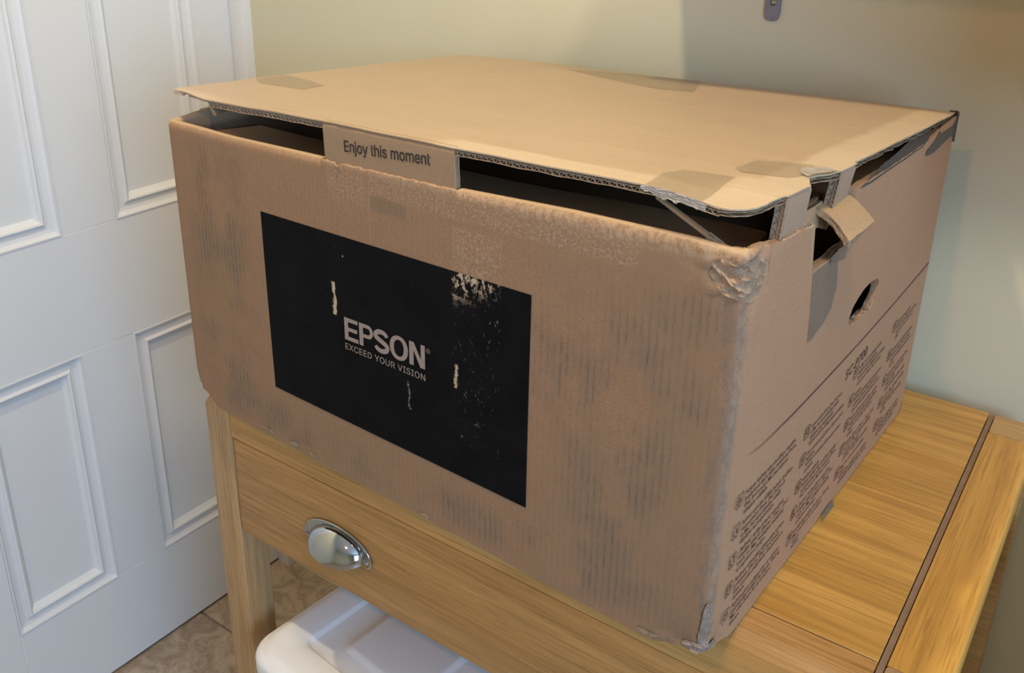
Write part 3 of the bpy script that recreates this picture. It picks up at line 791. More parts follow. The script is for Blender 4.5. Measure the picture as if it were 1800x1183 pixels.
# frayed thin left front corner of the lid
fp = [(0.0080, 0.0112, lz(0.008, 0.011)-0.0008)]+[(a, b, lz(a, b)-0.0008) for a, b in [(0.018, 0.0127), (0.030, 0.0118), (0.045, 0.0078), (0.060, 0.0043), (0.0745, 0.0022)]]
corr('torn_edge', fp, (0, 1, 0), (0, 0, -1), T=0.0020, parent=LID, pitch=0.02, jit=0.0012, crush=0.3, mat=KRAFT_TORN)
panel('torn_corner', dense([(0.0080, 0.0112), (0.0135, 0.0120), (0.0200, 0.0135), (0.0150, 0.020), (0.004, 0.022)], 0.002, 0.0003, 5), [], 0, 0.0042, lambda a, b, d: (a, b, lz(a, b)-0.0009-d), KRAFT_TORN, LID)

# front tuck tab with its text
def tabfront():
    vs = []; fs = []; R = 0.0050; us = [0.2353+(0.3796-0.2353)*i/24 for i in range(25)]
    prf = []
    for u in us:
        zt = lz(u, 0.002)
        row = [(R+0.0012, zt)]
        for k in range(1, 9):
            a = math.pi/2*k/8; row.append((0.0012+R-R*math.sin(a), zt-R+R*math.cos(a)))
        row += [(0.0012+0.0018*(q/6), zt-R-0.052*q/6) for q in range(1, 7)]
        row += [(0.0012+0.0018+0.0056, zt-R-0.052)]+[(0.0068+0.0018*(1-q/5), zt-R-0.052*(1-q/5)) for q in range(1, 6)]
        row += [(0.0068+0.006, zt-0.0068)]
        prf.append(len(row))
        for (v, z) in row: vs.append((u, v, z))
    c = prf[0]
    for i in range(len(us)-1):
        for j in range(c-1):
            a = i*c+j; fs.append((a, a+c, a+c+1, a+1))
    for i in (0, len(us)-1):
        fs.append(tuple(i*c+j for j in range(c)))
    return mesh('tuck_tab', vs, fs, KLID_TAB, LID, False)
KLID_TAB = m_kraft('kraft_tab', (0.36, 0.245, 0.15), (0.31, 0.205, 0.125), 0.6)
TABF = tabfront()
for p in TABF.data.polygons: p.use_smooth = True
TABF.data.set_sharp_from_angle(angle=0.6)
for (u, sgn) in ((0.3799, 1), (0.2350, -1)):
    zt = lz(u, 0.002)-0.006
    corr('corrugated_edge', [(u, 0.0016+0.0018*(i/8), zt-0.036*i/8) for i in range(9)], (-sgn, 0, 0), (0, 1, 0), T=0.0056, depth=0.004, parent=LID, pitch=0.003, mat=KRAFT_TORN)

# side tuck tabs on the right
def tabside(v0, v1, zb):
    vs = []; fs = []; R = 0.0045; N = 8; c = 0
    for i in range(N+1):
        v = v0+(v1-v0)*i/N; zt = lz(0.6168, v); row = [(BW-0.0008-R, zt)]
        for k in range(1, 7):
            a = math.pi/2*k/6; row.append((BW-0.0008-R+R*math.sin(a), zt-R+R*math.cos(a)))
        H = zt-R-zb
        row += [(BW-0.0008-0.006*(q/6), zt-R-H*q/6) for q in range(1, 7)]
        row += [(BW-0.0068-0.0062, zb)]+[(BW-0.0070-0.006*(1-q/5), zb+H*q/5) for q in range(1, 6)]+[(BW-0.0068-R, zt-0.0068)]
        c = len(row)
        for (u, z) in row: vs.append((u, v, z))
    for i in range(N):
        for j in range(c-1):
            a = i*c+j; fs.append((a, a+1, a+c+1, a+c))
    for i in (0, N): fs.append(tuple(i*c+j for j in range(c)))
    o = mesh('side_tuck_tab', vs, fs, KSIDE, LID, True); o.data.set_sharp_from_angle(angle=0.6)
    zt = lz(0.6168, v0)-0.0015
    corr('corrugated_edge', [(BW-0.0004-0.0052*(i/8)**1.3, v0-0.0012, zt-(zt-zb)*i/8) for i in range(9)], (0, 1, 0), (-1, 0, 0), T=0.0068, depth=0.005, parent=o, pitch=0.0036)
    return o
KSIDE = m_kraft('kraft_side_tab', (0.46, 0.32, 0.22), (0.39, 0.26, 0.175), 0.6)
tabside(0.0470, 0.0905, 0.280)
tabside(0.1470, 0.1795, 0.300)

# flaps seen inside the openings
panel('inner_flap', dense([(0.014, 0.0095), (BW-0.012, 0.0095), (BW-0.03, 0.098), (0.03, 0.098)], 0.03), [], 0.03, 0.005, lambda a, b, d: (a, b, rimz(a)-0.0150-0.06*(b-0.0095)-d), KRAFT, BX)
panel('inner_flap', dense([(BW-0.0065, 0.185), (BW-0.0065, 0.46), (0.49, 0.44), (0.49, 0.205)], 0.03), [], 0.03, 0.005, lambda a, b, d: (a, b, 0.3165-0.11*(BW-a)-d), KRAFT, BX)
# slanting dust flap whose edge crosses the right opening
A_ = Vector((0.545, 0.0095, 0.3475)); B_ = Vector((0.6045, 0.0100, 0.3185))
def dust(a, b, d):
    p = A_.lerp(B_, a); q = p+Vector((0.0, 0.0035, 0.0))*b
    return tuple(q+Vector((-0.4, 0, -0.9)).normalized()*d)
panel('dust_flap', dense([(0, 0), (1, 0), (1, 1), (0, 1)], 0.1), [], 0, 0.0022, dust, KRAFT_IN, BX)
dpath = [tuple(A_.lerp(B_, 0.62+0.38*i/8)+Vector((0, -0.001, 0))) for i in range(9)]
corr('corrugated_edge', dpath, (0, 1, 0), (-0.4, 0, -0.9), T=0.0042, depth=0.006, parent=BX, pitch=0.005, jit=0.0006)
# left dust flap hanging from the lid
def ldust(a, b, d):
    top = Vector((0.0745, 0.003, lz(0.075, 0.003)-0.006)).lerp(Vector((0.012, 0.13, lz(0.012, 0.13)-0.006)), a)
    bot = Vector((0.0800, 0.004, 0.3318)).lerp(Vector((0.020, 0.12, 0.329)), a)
    return tuple(top.lerp(bot, b)+Vector((0.8, 0.4, 0))*d)
panel('dust_flap', dense([(0, 0), (1, 0), (1, 1), (0, 1)], 0.1), [], 0, 0.004, ldust, KRAFT_IN, BX)
# pale inner rim strip between the side tabs
boxmesh('inner_liner', (0.5985, 0.088, 0.296), (0.6015, 0.160, 0.3215), KRAFT, BX)
corr('corrugated_edge', [(0.6060, 0.0905, 0.3220), (0.6065, 0.13, 0.3215), (0.6065, 0.146, 0.3215)], (0, 0, -1), (-1, 0, 0), T=0.0045, depth=0.02, parent=BX, pitch=0.03, mat=KRAFT)

# pushed-out flap over the slot
FA, FB, FC, FD = Vector((0.6035, 0.1350, 0.3195)), Vector((0.6030, 0.1855, 0.3200)), Vector((0.6330, 0.1870, 0.2990)), Vector((0.6325, 0.1315, 0.2995))
def flapmap(a, b, d):
    p = FA.lerp(FB, b).lerp(FD.lerp(FC, b), a)
    nrm = (FD-FA).cross(FB-FA).normalized()
    if nrm.z < 0: nrm = -nrm
    bow = 0.0042*math.sin(math.pi*a*0.85+0.25)+0.0006*n3(a*0.1, b*0.1, 0, 60)
    return tuple(p+nrm*(bow-d))
FL = panel('torn_flap', dense([(0, 0), (0.5, 0.03), (1, 0.02), (1.0, 0.5), (0.98, 1), (0.6, 0.97), (0.2, 0.98), (0.03, 0.88)], 0.1, 0.006, 2), [], 0.12, 0.0052, flapmap, KFLAP, BX)
fpth = [flapmap(i/12, 0.005, 0.0002) for i in range(13)]
corr('corrugated_edge', fpth, (0, 1, 0), (0, 0, -1), T=0.0056, depth=0.008, parent=FL, pitch=0.02, jit=0.0012, crush=0.2)
# crinkled tape web from the flap's end down to the wall
def web(a, b, d):
    p = FD.lerp(FC, b)+Vector((0, 0, -0.001)); q = Vector((BW+0.0006, 0.134+0.055*b, 0.2760-0.010*b))
    r = p.lerp(q, a); k = math.sin(math.pi*a)
    return (r.x-0.0022*k+0.0012*n3(a, b*2, 0, 5)*k+d*0.5, r.y+0.001*n3(a*3, b*2, 4, 4)*k, r.z)
panel('tape_strip', dense([(0, 0), (1, 0.25), (1, 0.9), (0, 1)], 0.05), [], 0.09, 0, web, TAPE_GREY, BX)
corr('torn_edge', [(BW+0.0002, 0.1128+0.072*i/10, 0.2792+0.0006*math.sin(i)) for i in range(11)], (0, 0, -1), (-1, 0, 0), T=0.0066, depth=0.008, parent=BX, pitch=0.03, jit=0.0012)
corr('corrugated_edge', [(BW+0.0001, 0.1122-0.0062*i/10, 0.2795+0.0365*i/10) for i in range(11)], (0, -1, 0), (-1, 0, 0), T=0.0060, depth=0.006, parent=BX, pitch=0.0036, mat=KRAFT)
corr('torn_edge', [(BW-0.0003, 0.032+0.072*i/10, 0.0004+lerp(0.032+0.072*i/10, [0.03, 0.052, 0.0715, 0.1054], [0.3252, 0.3216, 0.3204, 0.3172])) for i in range(2, 11)], (0, 0, -1), (-1, 0, 0), T=0.0066, depth=0.006, parent=BX, pitch=0.0042, jit=0.0012, mat=KRAFT_TORN)
# ragged liner of the hand hole
lo = [(0.2159, 0.1973), (0.2200, 0.1950), (0.2260, 0.1925), (0.2318, 0.1949), (0.2400, 0.1935), (0.2494, 0.1962), (0.2600, 0.1950), (0.2700, 0.1925), (0.2760, 0.1990), (0.2825, 0.2040), (0.2850, 0.2100), (0.2835, 0.2155)]
hp = [(BW+side_off(a, b)-0.0004, a, b) for a, b in dense(lo, 0.0025, 0.0004, 7, False)]
def hin(s): return Vector((0, 0.1, -1)) if s < 0.058 else Vector((0, 1, -0.5))
corr('torn_edge', hp, hin, (-1, 0, 0), T=0.0062, depth=0.004, parent=BX, pitch=0.005, jit=0.0030, mat=KRAFT_TORN)

# tapes
def lidtape(name, pts, mat, lift=0.0004, wr=0.0003, st=0.008):
    return panel(name, dense(pts, 0.005, 0.0003, 11), [], st, 0, lambda a, b, d: (a, b, lz(a, b)+lift+wr*(0.5+0.5*n3(a, b, 0, 70))), mat, LID)
lidtape('tape_strip', [(0.002, 0.118), (0.004, 0.158), (0.052, 0.152), (0.088, 0.140), (0.094, 0.105), (0.030, 0.102)], TAPE)
lidtape('tape_strip', [(0.5619, 0.0905), (0.5622, 0.1260), (0.586, 0.1400), (0.6150, 0.1450), (0.6140, 0.1300), (0.6090, 0.118), (0.604, 0.1050), (0.600, 0.0900), (0.5713, 0.0790)], TAPE, wr=0.0012)
lidtape('tape_strip', [(0.5400, 0.0020), (0.5341, 0.0369), (0.54, 0.0560), (0.5738, 0.0640), (0.5799, 0.0149), (0.5802, 0.0020)], TAPE)
lidtape('tape_strip', [(0.190, 0.4400), (0.2652, 0.4655), (0.3523, 0.4665), (0.383, 0.3870), (0.3446, 0.3782), (0.2713, 0.4046)], TAPE)
# crinkled shiny tape wrapping the lid's front edge and by the side notch
def wrapt(a, b, d):
    u = 0.5380+0.046*a; zt = lz(u, 0.002)
    return (u, -0.0002+0.0006*n3(a*3, b*3, 0, 3), zt+0.0005-0.0078*b*(0.75+0.4*n3(a*5, 2, 0, 2)))
panel('crinkled_tape', dense([(0, 0), (1, 0.05), (1, 1), (0.6, 0.95), (0.4, 1.2), (0.25, 0.95), (0, 0.6)], 0.05, 0.02, 6), [], 0.07, 0, wrapt, TAPE_SHINY, LID)
lidtape('crinkled_tape', [(0.6020, 0.1060), (0.5970, 0.1200), (0.6030, 0.1360), (0.6160, 0.1400), (0.6150, 0.1280), (0.6100, 0.1120), (0.6080, 0.1030)], TAPE_SHINY, 0.0008, 0.0022, 0.003)
# grey translucent strip on the side below the slot
panel('tape_strip', dense([(0.1140, 0.2770), (0.1655, 0.2768), (0.1700, 0.2500), (0.1640, 0.2330), (0.1500, 0.2250), (0.1290, 0.2200), (0.1199, 0.2203)], 0.006, 0.0003, 8), [], 0.010, 0, lambda a, b, d: (BW+side_off(a, b)+0.0004, a, b), TAPE_GREY, BX)
# dark tape at the back of the side rim
def stape(a, b, d):
    lean = max(0, b-0.3215)
    return (BW+side_off(a, b)+0.0006-lean*0.8, a, b-lean*0.15)
t1 = [(0.1929, 0.3205), (0.2195, 0.3238), (0.2496, 0.3255), (0.2889, 0.3265), (0.356, 0.3300), (0.4084, 0.3330), (0.4025, 0.3292), (0.3822, 0.3238), (0.3576, 0.3181), (0.3048, 0.3180), (0.2637, 0.3188), (0.222, 0.3188)]
panel('black_tape', dense(t1, 0.006, 0.0002, 1), [], 0.010, 0, stape, TAPE_BLACK, BX)
t2 = [(0.4662, 0.3290), (0.4400, 0.3270), (0.4156, 0.3243), (0.3954, 0.3147), (0.3725, 0.3101), (0.3739, 0.3056), (0.4004, 0.3034), (0.4461, 0.3068), (0.4668, 0.3060)]
panel('black_tape', dense(t2, 0.006, 0.0002, 2), [], 0.010, 0, stape, TAPE_BLACK, BX)
panel('black_tape', [(0.6095, 0.300), (0.6172, 0.300), (0.6172, 0.3295), (0.6095, 0.3290)], [], 0, 0, lambda a, b, d: (a, BD+0.0008, b), TAPE_BLACK, BX)
mesh('black_tape', [(BW+0.0004, BD-0.002, 0.300), (BW+0.0016, BD+0.0008, 0.299), (BW+0.0016, BD+0.0008, 0.3290), (BW+0.0004, BD-0.002, 0.3290)], [(0, 1, 2, 3)], TAPE_BLACK, BX)
# little tongue of grey tape under the side's bottom edge
panel('tape_strip', dense([(0.226, -0.0006), (0.256, -0.0006), (0.259, 0.0022), (0.248, 0.0026), (0.230, 0.0014)], 0.004, 0.0002, 1), [], 0, 0.0006, lambda a, b, d: (BW+0.0034-0.9*b-d, a, b+0.0008), TAPE_GREY, BX)

# crushed corners: torn scuffed paper and crinkled tape following the corner
def corner_patch(name, zc, hz, rad, mat, seed, amp, lift=0.0006):
    def f(a, b, d):
        # a runs round the corner from front (-) to side (+)
        r = 0.0095
        if a < -r*0.785: p = (BW-r+(a+r*0.785), 0.0); nn = (0, -1)
        elif a > r*0.785: p = (BW, r+(a-r*0.785)); nn = (1, 0)
        else:
            t = -math.pi/4+a/r; p = (BW-r+r*math.cos(t), r+r*math.sin(t)); nn = (math.cos(t), math.sin(t))
        q = crumple(p[0], p[1], b)
        w = amp*abs(n3(a*1.0, b*1.4, seed, 130))+amp*0.5*n3(a, b, seed+3, 330)
        w += lift
        return (q.x+nn[0]*w, q.y+nn[1]*w, q.z)
    pts = []
    for i in range(36):
        t = 2*math.pi*i/36; rr_ = 1+0.28*n3(math.cos(t)*1.5, math.sin(t)*1.5, seed, 1)
        pts.append((rad*math.cos(t)*rr_, min(zc+hz*math.sin(t)*rr_, rimz(BW)-0.006) if zc > 0.1 else max(0.0005, zc+hz*math.sin(t)*rr_)))
    return panel(name, dense(pts, 0.002), [], 0.0022, 0, f, mat, BX)
corner_patch('crumpled_corner', 0.309, 0.014, 0.024, CRUMP, 3.0, 0.0008, 0.0003)
corner_patch('crumpled_corner', 0.006, 0.013, 0.014, SCUFF, 7.0, 0.0030)
corner_patch('crumpled_corner', 0.028, 0.028, 0.0045, SCUFF, 8.0, 0.0016)
# little torn curls along the bottom front edge and the left corner
rnd = random.Random(5)
for (u, z, w, h) in ((0.168, 0.006, 0.012, 0.006), (0.196, 0.004, 0.010, 0.004), (0.345, 0.004, 0.012, 0.004), (0.006, 0.018, 0.004, 0.010), (0.014, 0.010, 0.005, 0.006), (0.126, 0.007, 0.022, 0.003), (0.2520, 0.3115, 0.004, 0.006), (0.5705, 0.006, 0.018, 0.004)):
    pts = [(u+w*0.5*math.cos(2*math.pi*i/12)*(0.8+0.5*rnd.random()), z+h*0.5*math.sin(2*math.pi*i/12)*(0.7+0.6*rnd.random())) for i in range(12)]
    def cm(a, b, d, u=u, z=z, w=w):
        q = crumple(a, 0 if u > 0.02 else 0.002, max(0.0, b)); return (q.x, q.y-0.0006-0.0018*abs(n3(a, b, 1, 160)), q.z)
    panel('torn_scrap', dense(pts, 0.0015), [], 0.002, 0.0003, cm, KRAFT_TORN, BX)

# ---- printing on the front
def fprint(name, me, u0, z0, mat, off=0.0009, parent=BX):
    for v in me.vertices:
        u, z = u0+v.co.x, z0+v.co.y; v.co = (u, front_off(u, z)-off+0.0002*0, z)
    me.materials.clear(); o = link(name, me, mat, parent); return o
lab = [(0.1450, 0.2514), (0.4553, 0.2544), (0.4552, 0.0657), (0.1457, 0.0646)]
panel('printed_label', dense(lab, 0.012), [], 0.02, 0, lambda a, b, d: (a, front_off(a, b)-0.0004, b), BLACK, BX)
def polymesh(name, polys):
    """flat mesh from (outline, holes) pairs"""
    bm = bmesh.new()
    for outl, holes in polys:
        V = []; E = []
        for pl in [outl]+holes:
            s = len(V); V += [Vector(p) for p in pl]; E += [(s+i, s+(i+1) % len(pl)) for i in range(len(pl))]
        r = delaunay_2d_cdt(V, E, [], 0, 1e-7); P = [(v.x, v.y) for v in r[0]]
        nv = [bm.verts.new((p[0], p[1], 0)) for p in P]
        for f in r[2]:
            c = (sum(P[i][0] for i in f)/3, sum(P[i][1] for i in f)/3)
            if inside(c, outl) and not any(inside(c, h) for h in holes): bm.faces.new([nv[i] for i in f])
    loose = [v for v in bm.verts if not v.link_faces]; bmesh.ops.delete(bm, geom=loose, context='VERTS')
    me = bpy.data.meshes.new(name); bm.to_mesh(me); bm.free(); return me
def stroke(pts, w):
    """outline of a stroke whose half width is w(t)"""
    L = []; R = []; n = len(pts)
    for i, p in enumerate(pts):
        a = Vector(pts[max(0, i-1)]); b = Vector(pts[min(n-1, i+1)]); t = (b-a).normalized(); nn = Vector((-t.y, t.x))
        ww = w(i/(n-1)); L.append(tuple(Vector(p)+nn*ww)); R.append(tuple(Vector(p)-nn*ww))
    return L+R[::-1]
def ell(cx, cy, a, b, n=48, p=1.0):
    out = []
    for i in range(n):
        t = 2*math.pi*i/n; c, s = math.cos(t), math.sin(t)
        out.append((cx+a*math.copysign(abs(c)**p, c), cy+b*math.copysign(abs(s)**p, s)))
    return out
def logo():
    H = 1.0; s = 0.225; b = 0.175
    P = []
    x = 0; w = 0.80
    P.append(([(x, 0), (x+w, 0), (x+w, b), (x+s, b), (x+s, 0.415), (x+w-0.05, 0.415), (x+w-0.05, 0.585), (x+s, 0.585), (x+s, 1-b), (x+w-0.01, 1-b), (x+w-0.01, 1), (x, 1)], []))
    x = 0.87; w = 0.80
    r = 0.305
    bowl = [(x+w-r+r*math.cos(t), 1-r+r*math.sin(t)) for t in [math.pi/2-math.pi*k/20 for k in range(21)]]
    hole_r = r-b+0.01
    hb = [(x+w-r+hole_r*0.95*math.cos(t), 1-r+hole_r*math.sin(t)) for t in [math.pi/2-math.pi*k/16 for k in range(17)]]
    P.append(([(x, 0), (x, 1)]+bowl+[(x+s, 1-2*r), (x+s, 0)], [[(x+s, 1-r-hole_r), (x+s, 1-r+hole_r)]+hb]))
    # S
    x = 1.70; w = 0.86
    cx = x+w/2
    ctrl = []
    for k in range(13):      # upper arc from right end over the top to the middle
        t = math.radians(12+k*(258-12)/12*0.92); ctrl.append((cx+0.325*math.cos(t)*1.0, 0.715+0.205*math.sin(t)))
    low = []
    for k in range(13):
        t = math.radians(70-k*(262)/12*0.92+4); low.append((cx+0.335*math.cos(t), 0.285+0.205*math.sin(t)))
    pts = ctrl[:-2]+[(cx-0.13, 0.555), (cx+0.10, 0.475)]+low[2:]
    # smooth
    for _ in range(2):
        q = [pts[0]]
        for i in range(len(pts)-1):
            a, c = pts[i], pts[i+1]
            q += [(0.75*a[0]+0.25*c[0], 0.75*a[1]+0.25*c[1]), (0.25*a[0]+0.75*c[0], 0.25*a[1]+0.75*c[1])]
        q.append(pts[-1]); pts = q
    P.append((stroke(pts, lambda t: 0.094+0.016*math.sin(math.pi*t)), []))
    x = 2.60; w = 0.98
    P.append((ell(x+w/2, 0.5, w/2, 0.525, 56, 0.93), [ell(x+w/2, 0.5, w/2-0.225, 0.525-0.165, 48, 0.93)]))
    x = 3.65; w = 0.82
    P.append(([(x, 0), (x+s, 0), (x+s, 0.66), (x+w-s-0.02, 0), (x+w, 0), (x+w, 1), (x+w-s+0.01, 1), (x+w-s+0.01, 0.36), (x+s+0.02, 1), (x, 1)], []))
    return P
me = polymesh('logo_lettering', logo())
LW, LH = 0.0966, 0.0222
kx = LW/4.47
for v in me.vertices: v.co.x *= kx; v.co.y *= LH; v.co.y += v.co.x*0.024
fprint('logo_lettering', me, 0.2528, 0.1533, LOGO, 0.0008)

def text_mesh(txt, size=1.0, offset=0.0, res=2, space=1.0, align='LEFT', line=1.0):
    cu = bpy.data.curves.new('t', 'FONT'); cu.body = txt; cu.size = size; cu.offset = offset; cu.resolution_u = res
    cu.space_character = space; cu.align_x = align; cu.space_line = line; cu.fill_mode = 'FRONT' if hasattr(cu, 'fill_mode') else cu.fill_mode
    o = bpy.data.objects.new('t', cu); COL.objects.link(o)
    dg = bpy.context.evaluated_depsgraph_get(); me = bpy.data.meshes.new_from_object(o.evaluated_get(dg))
    bpy.data.objects.remove(o); bpy.data.curves.remove(cu); return me
def fit(me, w=None, h=None, shear=0.0):
    xs = [v.co.x for v in me.vertices]; ys = [v.co.y for v in me.vertices]
    x0, x1, y0, y1 = min(xs), max(xs), min(ys), max(ys)
    sx = w/(x1-x0) if w else None; sy = h/(y1-y0) if h else None
    if sx is None: sx = sy
    if sy is None: sy = sx
    for v in me.vertices:
        x = (v.co.x-x0)*sx; y = (v.co.y-(y0 if h else 0))*sy; v.co = (x, y+x*shear, 0)
    return me
